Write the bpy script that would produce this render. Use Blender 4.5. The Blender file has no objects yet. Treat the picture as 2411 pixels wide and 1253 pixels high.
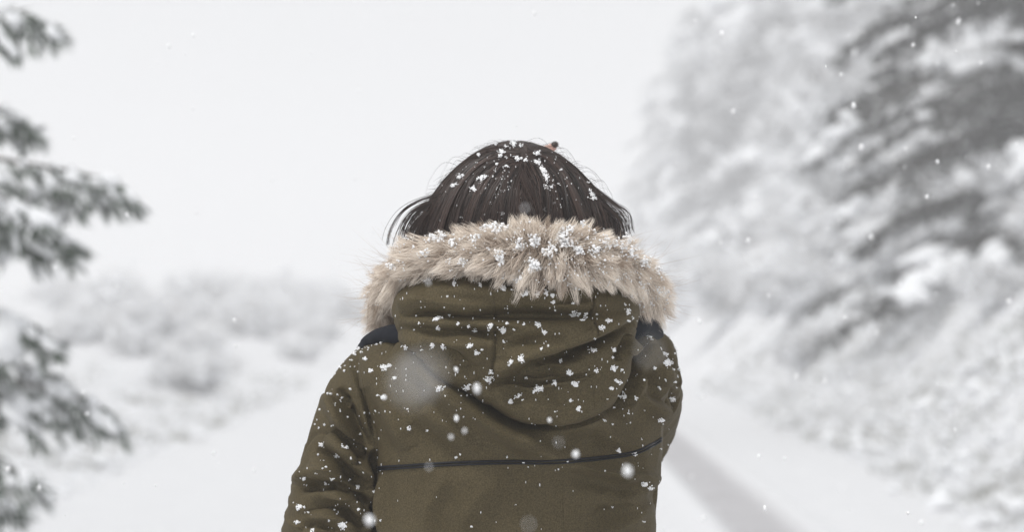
import bpy, bmesh, math, random
import numpy as np
from mathutils import Vector, Matrix
from mathutils.bvhtree import BVHTree

random.seed(7)
RNG = np.random.default_rng(7)
sc = bpy.context.scene
COL = sc.collection

# ------------------------------------------------------------------ camera
FPX, CX, HY, CAMZ = 5692.0, 1205.5, 700.0, 1.45      # focal length in photo pixels, centre column, horizon row, camera height
cam_d = bpy.data.cameras.new('camera')
cam = bpy.data.objects.new('camera', cam_d)
COL.objects.link(cam)
cam.location = (0, 0, CAMZ)
cam.rotation_euler = (math.radians(90), 0, 0)
cam_d.lens = 85.0
cam_d.sensor_width = 36.0
cam_d.shift_y = (HY - 626.5) / 2411.0
cam_d.clip_start = 0.05
cam_d.clip_end = 3000
cam_d.dof.use_dof = True
cam_d.dof.focus_distance = 2.86
cam_d.dof.aperture_fstop = 4.9
cam_d.dof.aperture_blades = 0
sc.camera = cam

# ------------------------------------------------------------------ world and sun (overcast, snowing)
SUN_EL, SUN_AZ = math.radians(60), math.radians(235)   # azimuth measured from +Y clockwise
world = bpy.data.worlds.new('World')
sc.world = world
world.use_nodes = True
nt = world.node_tree
for n in list(nt.nodes):
    nt.nodes.remove(n)
wo = nt.nodes.new('ShaderNodeOutputWorld')
bg = nt.nodes.new('ShaderNodeBackground')
sky = nt.nodes.new('ShaderNodeTexSky')
sky.sky_type = 'NISHITA'
sky.sun_disc = False
sky.sun_elevation = SUN_EL
sky.sun_rotation = SUN_AZ
hs = nt.nodes.new('ShaderNodeHueSaturation')
hs.inputs['Saturation'].default_value = 0.10
mx = nt.nodes.new('ShaderNodeMix')
mx.data_type = 'RGBA'
mx.inputs[0].default_value = 0.93
mx.inputs[7].default_value = (6.1, 6.17, 6.30, 1)
nt.links.new(sky.outputs[0], hs.inputs['Color'])
nt.links.new(hs.outputs[0], mx.inputs[6])
nt.links.new(mx.outputs[2], bg.inputs['Color'])
bg.inputs['Strength'].default_value = 0.1
nt.links.new(bg.outputs[0], wo.inputs['Surface'])
sl = bpy.data.lights.new('sun', 'SUN')
sl.energy = 1.5
sl.angle = math.radians(11)
sl.color = (1.0, 0.985, 0.96)
sun = bpy.data.objects.new('sun', sl)
COL.objects.link(sun)
sun_dir = Vector((math.sin(SUN_AZ) * math.cos(SUN_EL), math.cos(SUN_AZ) * math.cos(SUN_EL), math.sin(SUN_EL)))
sun.rotation_euler = sun_dir.to_track_quat('Z', 'Y').to_euler()
sun.location = (0, 0, 20)
sc.view_settings.view_transform = 'Standard'
sc.view_settings.look = 'None'
sc.view_settings.exposure = 0.38
sc.view_settings.gamma = 1.0
sc.view_settings.use_curve_mapping = False
sc.render.film_transparent = False
cy = sc.cycles
cy.use_denoising = True
cy.denoiser = 'OPENIMAGEDENOISE'
cy.denoising_input_passes = 'RGB_ALBEDO_NORMAL'
cy.max_bounces = 8
cy.diffuse_bounces = 4
cy.glossy_bounces = 2
cy.transmission_bounces = 2
cy.volume_bounces = 2
cy.use_fast_gi = False
HAZE = 0.0078

# ------------------------------------------------------------------ helpers
def W(px, py, Y):
    """photo pixel at depth Y -> point"""
    return np.array([(px - CX) / FPX * Y, Y, CAMZ + (HY - py) / FPX * Y])

def to_px(P):
    return np.stack([CX + P[:, 0] / P[:, 1] * FPX, HY - (P[:, 2] - CAMZ) / P[:, 1] * FPX], 1)

def tag(o, label=None, cat=None, group=None, kind=None):
    if label: o['label'] = label
    if cat: o['category'] = cat
    if group: o['group'] = group
    if kind: o['kind'] = kind
    return o

def link(name, mesh, parent=None, loc=None):
    o = bpy.data.objects.new(name, mesh)
    COL.objects.link(o)
    if parent is not None: o.parent = parent
    if loc is not None: o.location = loc
    return o

def empty(name, loc=(0, 0, 0)):
    o = bpy.data.objects.new(name, None)
    o.empty_display_size = 0.1
    COL.objects.link(o)
    o.location = loc
    return o

def mesh_np(name, V, F, mats, smooth=True, tint=None, midx=None):
    """F: (n,3) or (n,4) array, or list of such arrays"""
    V = np.asarray(V, np.float32)
    Fs = F if isinstance(F, list) else [F]
    Fs = [np.asarray(f, np.int32) for f in Fs if len(f)]
    me = bpy.data.meshes.new(name)
    me.vertices.add(len(V))
    me.vertices.foreach_set('co', V.ravel())
    loops = np.concatenate([f.ravel() for f in Fs])
    totals = np.concatenate([np.full(len(f), f.shape[1], np.int32) for f in Fs])
    starts = np.concatenate([[0], np.cumsum(totals)[:-1]]).astype(np.int32)
    me.loops.add(len(loops))
    me.loops.foreach_set('vertex_index', loops)
    me.polygons.add(len(totals))
    me.polygons.foreach_set('loop_start', starts)
    me.polygons.foreach_set('loop_total', totals)
    me.update(calc_edges=True)
    me.polygons.foreach_set('use_smooth', np.full(len(totals), smooth))
    if tint is not None:
        a = me.attributes.new('tint', 'FLOAT', 'POINT')
        a.data.foreach_set('value', np.asarray(tint, np.float32))
    for m in (mats if isinstance(mats, (list, tuple)) else [mats]):
        me.materials.append(m)
    if midx is not None:
        me.polygons.foreach_set('material_index', np.asarray(midx, np.int32))
    me.update()
    return me

def hash3(ix, iy, iz):
    h = (ix * 374761393 + iy * 668265263 + iz * 1274126177) & 0xFFFFFFFF
    h = ((h ^ (h >> 13)) * 1274126177) & 0xFFFFFFFF
    return ((h ^ (h >> 16)) & 0xFFFF) / 32767.5 - 1.0

def noise(P, s=1.0, seed=0):
    P = np.asarray(P, float) * s + seed * 17.31 + 1000.0
    i = np.floor(P).astype(np.int64)
    f = P - i
    f = f * f * (3 - 2 * f)
    r = 0
    for dx in (0, 1):
        for dy in (0, 1):
            for dz in (0, 1):
                w = (f[:, 0] if dx else 1 - f[:, 0]) * (f[:, 1] if dy else 1 - f[:, 1]) * (f[:, 2] if dz else 1 - f[:, 2])
                r = r + w * hash3(i[:, 0] + dx, i[:, 1] + dy, i[:, 2] + dz)
    return r

def fbm(P, s, o=3, seed=0):
    r = 0
    for k in range(o):
        r = r + noise(P, s * 2 ** k, seed + k) * 0.5 ** k
    return r

def sstep(a, b, x):
    t = np.clip((x - a) / (b - a), 0, 1)
    return t * t * (3 - 2 * t)

def grid_faces(nr, nc, closed=True):
    r = np.arange(nr - 1)[:, None]
    c = np.arange(nc if closed else nc - 1)[None, :]
    c2 = (c + 1) % nc
    a = r * nc + c; b = r * nc + c2
    return np.stack([a, b, b + nc, a + nc], -1).reshape(-1, 4)

def vnormals(V, F):
    n = np.zeros_like(V)
    a, b, c, d = V[F[:, 0]], V[F[:, 1]], V[F[:, 2]], V[F[:, 3]]
    fn = np.cross(c - a, d - b)
    for k in range(4):
        np.add.at(n, F[:, k], fn)
    return n / (np.linalg.norm(n, axis=1, keepdims=True) + 1e-12)

def catmull(pts, n):
    pts = np.asarray(pts, float)
    p = np.vstack([2 * pts[0] - pts[1], pts, 2 * pts[-1] - pts[-2]])
    m = len(pts) - 1
    t = np.linspace(0, m, n)
    i = np.minimum(t.astype(int), m - 1)
    u = (t - i)[:, None]
    a, b, c, d = p[i], p[i + 1], p[i + 2], p[i + 3]
    return 0.5 * (2 * b + (c - a) * u + (2 * a - 5 * b + 4 * c - d) * u ** 2 + (3 * b - a - 3 * c + d) * u ** 3)

def frames(path, up=(0, 0, 1)):
    T = np.gradient(path, axis=0)
    T /= np.linalg.norm(T, axis=1, keepdims=True)
    N = np.zeros_like(T)
    n = np.cross(np.cross(T[0], up), T[0])
    if np.linalg.norm(n) < 1e-6: n = np.array([1., 0, 0])
    for k in range(len(T)):
        n = n - T[k] * np.dot(n, T[k])
        n /= np.linalg.norm(n) + 1e-12
        N[k] = n
    return T, N, np.cross(T, N)

def tube(path, rad, seg=12, flat=1.0, up=(0, 0, 1), cap=True):
    path = np.asarray(path, float)
    rad = np.broadcast_to(np.asarray(rad, float), (len(path),))
    T, N, B = frames(path, up)
    a = np.linspace(0, 2 * math.pi, seg, endpoint=False)
    V = (path[:, None, :] + rad[:, None, None] * (np.cos(a)[None, :, None] * N[:, None, :] * flat + np.sin(a)[None, :, None] * B[:, None, :])).reshape(-1, 3)
    F = grid_faces(len(path), seg)
    Fs = [F]
    if cap:
        n = len(V)
        V = np.vstack([V, path[0], path[-1]])
        k = np.arange(seg); k2 = (k + 1) % seg
        Fs.append(np.concatenate([np.stack([np.full(seg, n), k2, k], 1), np.stack([np.full(seg, n + 1), k + (len(path) - 1) * seg, k2 + (len(path) - 1) * seg], 1)]))
    return V, Fs

class Acc:
    """collects geometry into one mesh"""
    def __init__(s): s.V = []; s.F3 = []; s.F4 = []; s.T = []; s.n = 0
    def add(s, V, F, tint=0.5):
        for f in (F if isinstance(F, list) else [F]):
            f = np.asarray(f)
            if len(f) == 0: continue
            (s.F3 if f.shape[1] == 3 else s.F4).append(f + s.n)
        s.V.append(np.asarray(V, float)); s.n += len(V)
        s.T.append(np.broadcast_to(np.asarray(tint, float), (len(V),)))
    def mesh(s, name, mat, smooth=True):
        F = []
        if s.F3: F.append(np.concatenate(s.F3))
        if s.F4: F.append(np.concatenate(s.F4))
        return mesh_np(name, np.vstack(s.V), F, mat, smooth, np.concatenate(s.T))

def ico(sub):
    bm = bmesh.new()
    bmesh.ops.create_icosphere(bm, subdivisions=sub, radius=1)
    V = np.array([v.co[:] for v in bm.verts]); F = np.array([[v.index for v in f.verts] for f in bm.faces])
    bm.free()
    return V, F
ICO1, ICO2 = ico(1), ico(2)

def rot_rand(n, rng):
    q = rng.normal(size=(n, 4)); q /= np.linalg.norm(q, axis=1, keepdims=True)
    w, x, y, z = q.T
    return np.stack([1 - 2 * (y * y + z * z), 2 * (x * y - z * w), 2 * (x * z + y * w), 2 * (x * y + z * w), 1 - 2 * (x * x + z * z), 2 * (y * z - x * w),
                     2 * (x * z - y * w), 2 * (y * z + x * w), 1 - 2 * (x * x + y * y)], 1).reshape(n, 3, 3)

def blobs(pos, scale, rng, tmpl=ICO1, jag=0.25, rotate=True):
    """many irregular lumps; scale (n,) or (n,3)"""
    pos = np.asarray(pos, float); n = len(pos)
    V0, F0 = tmpl
    sc_ = np.asarray(scale, float)
    if sc_.ndim == 1: sc_ = np.repeat(sc_[:, None], 3, 1)
    V = V0[None] * (1 + jag * rng.normal(size=(n, len(V0), 1)))
    if rotate:
        V = np.einsum('nij,nvj->nvi', rot_rand(n, rng), V)
    V = V * sc_[:, None, :] + pos[:, None, :]
    F = (F0[None] + (np.arange(n) * len(V0))[:, None, None]).reshape(-1, 3)
    return V.reshape(-1, 3), F

def ribbons(P, width, side):
    """P (n,k,3), width (n,k), side (n,k,3)"""
    n, k, _ = P.shape
    s = side / (np.linalg.norm(side, axis=2, keepdims=True) + 1e-12) * width[..., None] * 0.5
    V = np.stack([P - s, P + s], 2).reshape(-1, 3)
    b = (np.arange(n) * k * 2)[:, None] + (np.arange(k - 1) * 2)[None]
    F = np.stack([b, b + 1, b + 3, b + 2], -1).reshape(-1, 4)
    return V, F

# ------------------------------------------------------------------ materials
def new_mat(name):
    m = bpy.data.materials.new(name)
    m.use_nodes = True
    b = m.node_tree.nodes['Principled BSDF']
    return m, m.node_tree, b

def mat_noise(name, c1, c2, scale=5, rough=0.8, bump=0.0, bscale=50, detail=4, tint=False, sheen=0, spec=0.3, coord='Object', dist=0.01, sub=0):
    m, t, b = new_mat(name)
    tc = t.nodes.new('ShaderNodeTexCoord')
    if tint:
        at = t.nodes.new('ShaderNodeAttribute'); at.attribute_name = 'tint'
        fac = at.outputs['Fac']
    else:
        nz = t.nodes.new('ShaderNodeTexNoise')
        nz.inputs['Scale'].default_value = scale; nz.inputs['Detail'].default_value = detail
        t.links.new(tc.outputs[coord], nz.inputs['Vector'])
        fac = nz.outputs['Fac']
    r = t.nodes.new('ShaderNodeValToRGB')
    lo, hi = (0.0, 1.0) if tint else (0.3, 0.7)
    r.color_ramp.elements[0].position = lo; r.color_ramp.elements[1].position = hi
    r.color_ramp.elements[0].color = (*c1, 1); r.color_ramp.elements[1].color = (*c2, 1)
    t.links.new(fac, r.inputs['Fac'])
    t.links.new(r.outputs['Color'], b.inputs['Base Color'])
    b.inputs['Roughness'].default_value = rough
    b.inputs['Specular IOR Level'].default_value = spec
    if sheen:
        b.inputs['Sheen Weight'].default_value = sheen; b.inputs['Sheen Roughness'].default_value = 0.5
    if sub:
        b.inputs['Subsurface Weight'].default_value = sub
        b.inputs['Subsurface Radius'].default_value = (0.01, 0.006, 0.004)
    if bump:
        n2 = t.nodes.new('ShaderNodeTexNoise')
        n2.inputs['Scale'].default_value = bscale; n2.inputs['Detail'].default_value = 5
        t.links.new(tc.outputs[coord], n2.inputs['Vector'])
        bp = t.nodes.new('ShaderNodeBump')
        bp.inputs['Strength'].default_value = bump; bp.inputs['Distance'].default_value = dist
        t.links.new(n2.outputs['Fac'], bp.inputs['Height'])
        t.links.new(bp.outputs[0], b.inputs['Normal'])
    return m

M = {}
M['snow_ground'] = mat_noise('snow_ground', (0.84, 0.85, 0.87), (0.89, 0.90, 0.91), 1.5, 0.85, 0.5, 9, dist=0.04, spec=0.15)
M['snow'] = mat_noise('fresh_snow', (0.85, 0.86, 0.88), (0.91, 0.92, 0.93), 20, 0.8, spec=0.15)
M['flake'] = mat_noise('snowflake', (0.95, 0.955, 0.96), (0.97, 0.97, 0.975), 100, 0.7, spec=0.2)
M['skin'] = mat_noise('skin', (0.58, 0.36, 0.30), (0.65, 0.42, 0.35), 40, 0.5, 0.2, 300, dist=0.001, sub=0.0)
M['nail'] = mat_noise('dark_nail_varnish', (0.035, 0.025, 0.02), (0.05, 0.035, 0.03), 40, 0.25, spec=0.5)
M['hair'] = mat_noise('dark_brown_hair', (0.010, 0.0065, 0.0052), (0.105, 0.066, 0.053), rough=0.42, tint=True, spec=0.35)
M['scalp'] = mat_noise('hair_base', (0.010, 0.007, 0.006), (0.018, 0.012, 0.010), 60, 0.8)
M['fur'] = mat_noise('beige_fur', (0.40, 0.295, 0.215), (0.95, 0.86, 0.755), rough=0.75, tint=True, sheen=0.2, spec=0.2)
M['fur_base'] = mat_noise('fur_base', (0.22, 0.165, 0.13), (0.32, 0.25, 0.20), 80, 0.9)
M['navy'] = mat_noise('navy_fabric', (0.006, 0.007, 0.012), (0.010, 0.012, 0.018), 60, 0.9, 0.4, 400, dist=0.001)
M['cord'] = mat_noise('navy_piping', (0.006, 0.0065, 0.009), (0.010, 0.011, 0.015), 60, 0.5, spec=0.25)
M['denim'] = mat_noise('dark_denim', (0.02, 0.025, 0.04), (0.035, 0.04, 0.06), 60, 0.85, 0.4, 500, dist=0.001)
M['leather'] = mat_noise('brown_leather', (0.04, 0.022, 0.014), (0.07, 0.04, 0.025), 20, 0.5, 0.3, 100, dist=0.002)
M['bark'] = mat_noise('bark', (0.05, 0.04, 0.033), (0.10, 0.085, 0.07), 12, 0.9, 0.8, 30, dist=0.02)
M['needle'] = mat_noise('conifer_needles', (0.024, 0.046, 0.026), (0.075, 0.112, 0.066), rough=0.7, tint=True)
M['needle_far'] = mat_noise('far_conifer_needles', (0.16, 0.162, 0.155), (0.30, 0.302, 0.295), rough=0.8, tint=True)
M['needle_big'] = mat_noise('dark_conifer_needles', (0.026, 0.027, 0.024), (0.072, 0.070, 0.064), rough=0.8, tint=True)
M['twig'] = mat_noise('bare_twigs', (0.24, 0.215, 0.195), (0.50, 0.475, 0.45), rough=0.9, tint=True)
M['grass'] = mat_noise('winter_grass', (0.06, 0.075, 0.035), (0.22, 0.19, 0.13), rough=0.8, tint=True)

# woven olive cotton: fine weave, faint mottling
def coat_material():
    m, t, b = new_mat('olive_cotton')
    tc = t.nodes.new('ShaderNodeTexCoord')
    n1 = t.nodes.new('ShaderNodeTexNoise'); n1.inputs['Scale'].default_value = 7; n1.inputs['Detail'].default_value = 6
    n2 = t.nodes.new('ShaderNodeTexNoise'); n2.inputs['Scale'].default_value = 620; n2.inputs['Detail'].default_value = 2
    for n in (n1, n2): t.links.new(tc.outputs['Object'], n.inputs['Vector'])
    r = t.nodes.new('ShaderNodeValToRGB')
    r.color_ramp.elements[0].position = 0.3; r.color_ramp.elements[1].position = 0.7
    r.color_ramp.elements[0].color = (0.071, 0.0550, 0.0275, 1); r.color_ramp.elements[1].color = (0.094, 0.0740, 0.0390, 1)
    t.links.new(n1.outputs['Fac'], r.inputs['Fac'])
    mm = t.nodes.new('ShaderNodeMix'); mm.data_type = 'RGBA'; mm.blend_type = 'OVERLAY'; mm.inputs[0].default_value = 0.85
    t.links.new(r.outputs[0], mm.inputs[6]); t.links.new(n2.outputs['Fac'], mm.inputs[7])
    t.links.new(mm.outputs[2], b.inputs['Base Color'])
    b.inputs['Roughness'].default_value = 0.70
    b.inputs['Specular IOR Level'].default_value = 0.14
    b.inputs['Sheen Weight'].default_value = 0.0
    b.inputs['Sheen Roughness'].default_value = 0.4
    wv = t.nodes.new('ShaderNodeTexNoise'); wv.inputs['Scale'].default_value = 45; wv.inputs['Detail'].default_value = 3
    t.links.new(tc.outputs['Object'], wv.inputs['Vector'])
    b1 = t.nodes.new('ShaderNodeBump'); b1.inputs['Strength'].default_value = 0.25; b1.inputs['Distance'].default_value = 0.004
    t.links.new(wv.outputs['Fac'], b1.inputs['Height'])
    b2 = t.nodes.new('ShaderNodeBump'); b2.inputs['Strength'].default_value = 0.35; b2.inputs['Distance'].default_value = 0.0006
    t.links.new(n2.outputs['Fac'], b2.inputs['Height']); t.links.new(b1.outputs[0], b2.inputs['Normal'])
    t.links.new(b2.outputs[0], b.inputs['Normal'])
    return m
M['coat'] = coat_material()

# ------------------------------------------------------------------ ground
def ground_h(X, Y):
    X = np.asarray(X, float); Y = np.asarray(Y, float)
    P = np.stack([X, Y, 0 * X], 1)
    h = 0.03 * fbm(P, 0.5, 3, 3) * sstep(2.6, 3.6, np.abs(X)) + 0.004 * fbm(P, 1.5, 2, 5)
    right = np.clip(X - 2.95, 0, None)
    h = h + 1.30 * sstep(0, 1.9, right) + 0.42 * np.clip(right - 1.2, 0, 25) + 0.15 * fbm(P, 1.3, 4, 8) * sstep(0.1, 1.0, right)
    left = np.clip(-3.1 - X, 0, None)
    h = h + 0.35 * sstep(0, 3.0, left) + 0.05 * np.clip(left - 2, 0, 40) + 0.07 * fbm(P, 0.9, 3, 9) * sstep(0.2, 1.5, left)
    # wheel tracks pressed into the snow
    for c in (1.54 + 0.05 * np.sin(Y * 0.07), -0.15 + 0.05 * np.sin(Y * 0.07 + 0.2)):
        d = np.abs(X - c)
        h = h - 0.035 * (1 - sstep(0.17, 0.28, d)) + 0.018 * np.exp(-((d - 0.33) / 0.06) ** 2)
    far = sstep(150, 400, np.hypot(X, Y))
    return h * (1 - far)

def make_ground():
    xs = np.concatenate([np.linspace(-520, -60, 14)[:-1], np.linspace(-60, -8, 40)[:-1], np.linspace(-8, -2.4, 60)[:-1], np.linspace(-2.4, 2.4, 110)[:-1], np.linspace(2.4, 9, 110)[:-1], np.linspace(9, 60, 50)[:-1], np.linspace(60, 520, 14)])
    ys = np.concatenate([np.linspace(-520, -12, 20)[:-1], np.linspace(-12, 10, 40)[:-1], np.linspace(10, 60, 420)[:-1], np.linspace(60, 160, 120)[:-1], np.linspace(160, 520, 16)])
    Xg, Yg = np.meshgrid(xs, ys)
    X, Y = Xg.ravel(), Yg.ravel()
    V = np.stack([X, Y, ground_h(X, Y)], 1)
    F = grid_faces(len(ys), len(xs), closed=False)
    m, t, b = new_mat('snowy_ground')
    tc = t.nodes.new('ShaderNodeTexCoord')
    sep = t.nodes.new('ShaderNodeAttribute'); sep.attribute_name = 'tint'
    nz = t.nodes.new('ShaderNodeTexNoise'); nz.inputs['Scale'].default_value = 3.0; nz.inputs['Detail'].default_value = 8
    t.links.new(tc.outputs['Object'], nz.inputs['Vector'])
    r0 = t.nodes.new('ShaderNodeValToRGB')
    r0.color_ramp.elements[0].color = (0.65, 0.655, 0.67, 1); r0.color_ramp.elements[1].color = (0.73, 0.735, 0.745, 1)
    t.links.new(nz.outputs['Fac'], r0.inputs['Fac'])
    # slush: thin snow with the wet road showing through
    mul = t.nodes.new('ShaderNodeMath'); mul.operation = 'MULTIPLY_ADD'
    mul.inputs[1].default_value = 1.2; mul.inputs[2].default_value = -0.62
    t.links.new(nz.outputs['Fac'], mul.inputs[0])
    ad = t.nodes.new('ShaderNodeMath'); ad.operation = 'MULTIPLY_ADD'; ad.use_clamp = True
    t.links.new(sep.outputs['Fac'], ad.inputs[0]); ad.inputs[1].default_value = 1.0
    m2 = t.nodes.new('ShaderNodeMath'); m2.operation = 'MULTIPLY'
    t.links.new(mul.outputs[0], m2.inputs[0]); t.links.new(sep.outputs['Fac'], m2.inputs[1])
    t.links.new(m2.outputs[0], ad.inputs[2])
    mix = t.nodes.new('ShaderNodeMix'); mix.data_type = 'RGBA'
    t.links.new(ad.outputs[0], mix.inputs[0])
    t.links.new(r0.outputs[0], mix.inputs[6]); mix.inputs[7].default_value = (0.40, 0.39, 0.40, 1)
    t.links.new(mix.outputs[2], b.inputs['Base Color'])
    b.inputs['Roughness'].default_value = 0.85; b.inputs['Specular IOR Level'].default_value = 0.15
    n2 = t.nodes.new('ShaderNodeTexNoise'); n2.inputs['Scale'].default_value = 9; n2.inputs['Detail'].default_value = 6
    t.links.new(tc.outputs['Object'], n2.inputs['Vector'])
    bp = t.nodes.new('ShaderNodeBump'); bp.inputs['Strength'].default_value = 0.4; bp.inputs['Distance'].default_value = 0.03
    t.links.new(n2.outputs['Fac'], bp.inputs['Height']); t.links.new(bp.outputs[0], b.inputs['Normal'])
    tint = np.zeros(len(X))
    for c in (1.54 + 0.05 * np.sin(Y * 0.07), -0.15 + 0.05 * np.sin(Y * 0.07 + 0.2)):
        tint = np.maximum(tint, 0.85 * (1 - sstep(0.13, 0.32, np.abs(X - c))))
    return tag(link('ground', mesh_np('ground', V, F, m, True, tint)), kind='structure')
make_ground()

def haze():
    bm = bmesh.new()
    bmesh.ops.create_cube(bm, size=1)
    me = bpy.data.meshes.new('haze'); bm.to_mesh(me); bm.free()
    o = link('haze', me)
    o.scale = (1060, 1060, 26); o.location = (0, 0, 11.4)
    m = bpy.data.materials.new('snowy_air'); m.use_nodes = True
    t = m.node_tree
    for n in list(t.nodes): t.nodes.remove(n)
    out = t.nodes.new('ShaderNodeOutputMaterial'); v = t.nodes.new('ShaderNodeVolumePrincipled')
    v.inputs['Color'].default_value = (0.985, 0.985, 0.99, 1)
    v.inputs['Density'].default_value = HAZE
    v.inputs['Anisotropy'].default_value = 0.0
    t.links.new(v.outputs[0], out.inputs['Volume'])
    me.materials.append(m)
    tag(o, kind='stuff', label='pale snowy air that greys out the distant trees')
haze()

# ------------------------------------------------------------------ trees and shrubs
def conifer_parts(seed, h, R, z0=0.3, whorl=0.28, nb=6, twig_step=0.11, blade=0.045, bw=0.006, nblade=16, droop=0.35, pad=0.09, padn=1.0, power=0.8, frost=0.35, az_keep=None, limbs=(), patch=0, thr=0.08):
    """a snow-laden conifer: trunk + limbs, needle blades, snow loads. returns three (V,F,tint) sets"""
    rng = np.random.default_rng(seed)
    wood = Acc()
    tr = catmull([(0, 0, -0.3), (0.02, 0.03, h * 0.4), (0, 0, h)], 24)
    V, F = tube(tr, np.linspace(0.045 * h ** 0.6 * 1.2, 0.01, 24), 9)
    wood.add(V, F)
    tw_a, tw_b = [], []            # twig segments (start, end)
    for ti, tip_ in enumerate(limbs):
        tip_ = np.array(tip_, float); L = math.hypot(tip_[0], tip_[1]); d = np.array([tip_[0], tip_[1], 0]) / L
        t = np.linspace(0, 1, 12)[:, None]
        P = np.array([0, 0, tip_[2] - 0.05 * L]) * (1 - 0) + d * L * t + np.array([0, 0, 1]) * (0.42 * L * t - 0.37 * L * t ** 2)
        P += rng.normal(size=P.shape) * 0.012 * t
        V, F = tube(P, 0.010 * L * (1.1 - t[:, 0]) + 0.003, 6); wood.add(V, F)
        s = np.cross(d, [0, 0, 1])
        ns = int(L / 0.062)
        for k in range(ns):
            u = (k + rng.uniform(0.1, 0.9)) / ns
            f = u * 11; i = min(int(f), 10); p = P[i] * (1 - (f - i)) + P[i + 1] * (f - i)
            for sd in (-1, 1):
                l = (0.34 * (1 - u) ** 0.7 + 0.13) * rng.uniform(0.6, 1.15) * min(1.0, L / 1.8)
                v_ = d * rng.uniform(0.75, 0.95) + s * sd * rng.uniform(0.05, 0.6) - np.array([0, 0, rng.uniform(0.50, 0.95)])
                p2 = p + v_ * l * 0.55
                p3 = p2 + (v_ - np.array([0, 0, 0.15])) * l * 0.45
                tw_a += [p, p2, p2]; tw_b += [p2, p3, p3]
                for q_ in (0.25, 0.55):
                    pm = p * (1 - q_) + p3 * q_
                    tw_a.append(pm); tw_b.append(pm + v_ * l * 0.30 + rng.normal(size=3) * 0.03 - np.array([0, 0, 0.04]))
        tw_a.append(P[-2]); tw_b.append(P[-1])
    z = z0
    while z < h - 0.1:
        rel = (z - z0) / (h - z0)
        for b in range(nb):
            az = b / nb * 2 * math.pi + z * 2.4 + rng.normal() * 0.25
            if az_keep is not None and math.cos(az - az_keep[0]) > az_keep[1]: continue
            L = R * (1 - rel) ** power * rng.uniform(0.72, 1.08) + 0.1
            rise = rng.uniform(0.0, 0.18)
            d = np.array([math.cos(az), math.sin(az), 0])
            t = np.linspace(0, 1, 9)[:, None]
            P = np.array([0, 0, z + rng.normal() * 0.05]) + d * L * t + np.array([0, 0, 1]) * (rise * L * t - droop * L * t ** 2)
            P += rng.normal(size=P.shape) * 0.012 * L * t
            V, F = tube(P, 0.012 * L * (1.1 - t[:, 0]) + 0.003, 5)
            wood.add(V, F)
            s = np.cross(d, [0, 0, 1])
            ns = max(3, int(L / twig_step))
            for k in range(ns):
                u = (k + rng.uniform(0.2, 0.8)) / ns
                if u < 0.12: continue
                f = u * 8; i = min(int(f), 7)
                p = P[i] * (1 - (f - i)) + P[i + 1] * (f - i)
                for sd in (-1, 1):
                    l = (0.42 * (1 - u) ** 0.7 + 0.10) * L * 0.8 * rng.uniform(0.6, 1.1)
                    l = min(l, 0.9)
                    e = p + (d * rng.uniform(0.35, 0.8) + s * sd * rng.uniform(0.5, 1.0)) * l * 0.8 - np.array([0, 0, rng.uniform(0.05, 0.45) * l])
                    tw_a.append(p); tw_b.append(e)
            tw_a.append(P[-2]); tw_b.append(P[-1] + d * 0.05)
        z += whorl * rng.uniform(0.75, 1.25) * (1 - 0.35 * rel)
    A, B = np.array(tw_a), np.array(tw_b)
    n = len(A)
    # needle blades along the twigs
    tt = rng.uniform(0, 1, (n, nblade))
    base = A[:, None] * (1 - tt[..., None]) + B[:, None] * tt[..., None]
    td = (B - A); td /= np.linalg.norm(td, axis=1, keepdims=True) + 1e-9
    dirn = td[:, None] * (1.7 if len(limbs) else 0.9) + rng.normal(size=(n, nblade, 3)) * (0.42 if len(limbs) else 0.55) + np.array([0, 0, -0.25])
    dirn /= np.linalg.norm(dirn, axis=2, keepdims=True)
    ln = blade * rng.uniform(0.6, 1.3, (n, nblade, 1))
    tip = base + dirn * ln
    sd = np.cross(dirn, rng.normal(size=dirn.shape)); sd /= np.linalg.norm(sd, axis=2, keepdims=True) + 1e-9
    mid = base + dirn * ln * 0.45
    q = np.stack([base, mid + sd * bw, tip, mid - sd * bw], 2).reshape(-1, 4, 3)
    isfrost = rng.uniform(size=len(q)) < frost
    def swath(p):      # snow lies in drifts along the boughs, with bare dark stretches between them
        return noise(p * np.array([1.0, 1.0, 2.2]), patch, seed) + 0.5 * noise(p * np.array([1.0, 1.0, 2.0]), patch * 2.1, seed + 1)
    if patch:
        isfrost |= (swath(q[:, 2]) > thr + 0.15) & (rng.uniform(size=len(q)) < 0.75)
    def quads(q):
        return q.reshape(-1, 3), np.arange(len(q) * 4).reshape(-1, 4)
    tn = np.repeat(rng.uniform(0, 1, (n * nblade)), 4).reshape(-1, 4)
    Vn, Fn = quads(q[~isfrost])
    needles = (Vn, Fn, tn[~isfrost].ravel())
    snow = Acc()
    Vs, Fs = quads(q[isfrost] + np.array([0, 0, 0.004]))
    snow.add(Vs, Fs)
    # snow loads on the twigs
    k = int(n * padn)
    idx = rng.integers(0, n, k)
    u = rng.beta(1.6, 1.2, k)[:, None]
    pos = A[idx] * (1 - u) + B[idx] * u + np.array([0, 0, pad * 0.25])
    if patch:
        ok_ = swath(pos) > thr
        pos = pos[ok_]; k = len(pos)
    scl = pad * rng.lognormal(-0.15, 0.35, k)[:, None] * np.array([1.0, 1.0, 0.55]) * rng.uniform(0.7, 1.2, (k, 3))
    dd_ = (B - A)[idx][ok_] if patch else (B - A)[idx]
    dd_ = dd_ / (np.linalg.norm(dd_, axis=1, keepdims=True) + 1e-9)
    s_ = np.cross(dd_, [0, 0, 1.0]); s_ /= np.linalg.norm(s_, axis=1, keepdims=True) + 1e-9
    u_ = np.cross(s_, dd_)
    V0, F0 = ICO1
    scl = scl * np.array([1.25, 0.85, 0.9])
    Vb = V0[None] * (1 + 0.16 * rng.normal(size=(k, len(V0), 1))) * scl[:, None, :]
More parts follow.
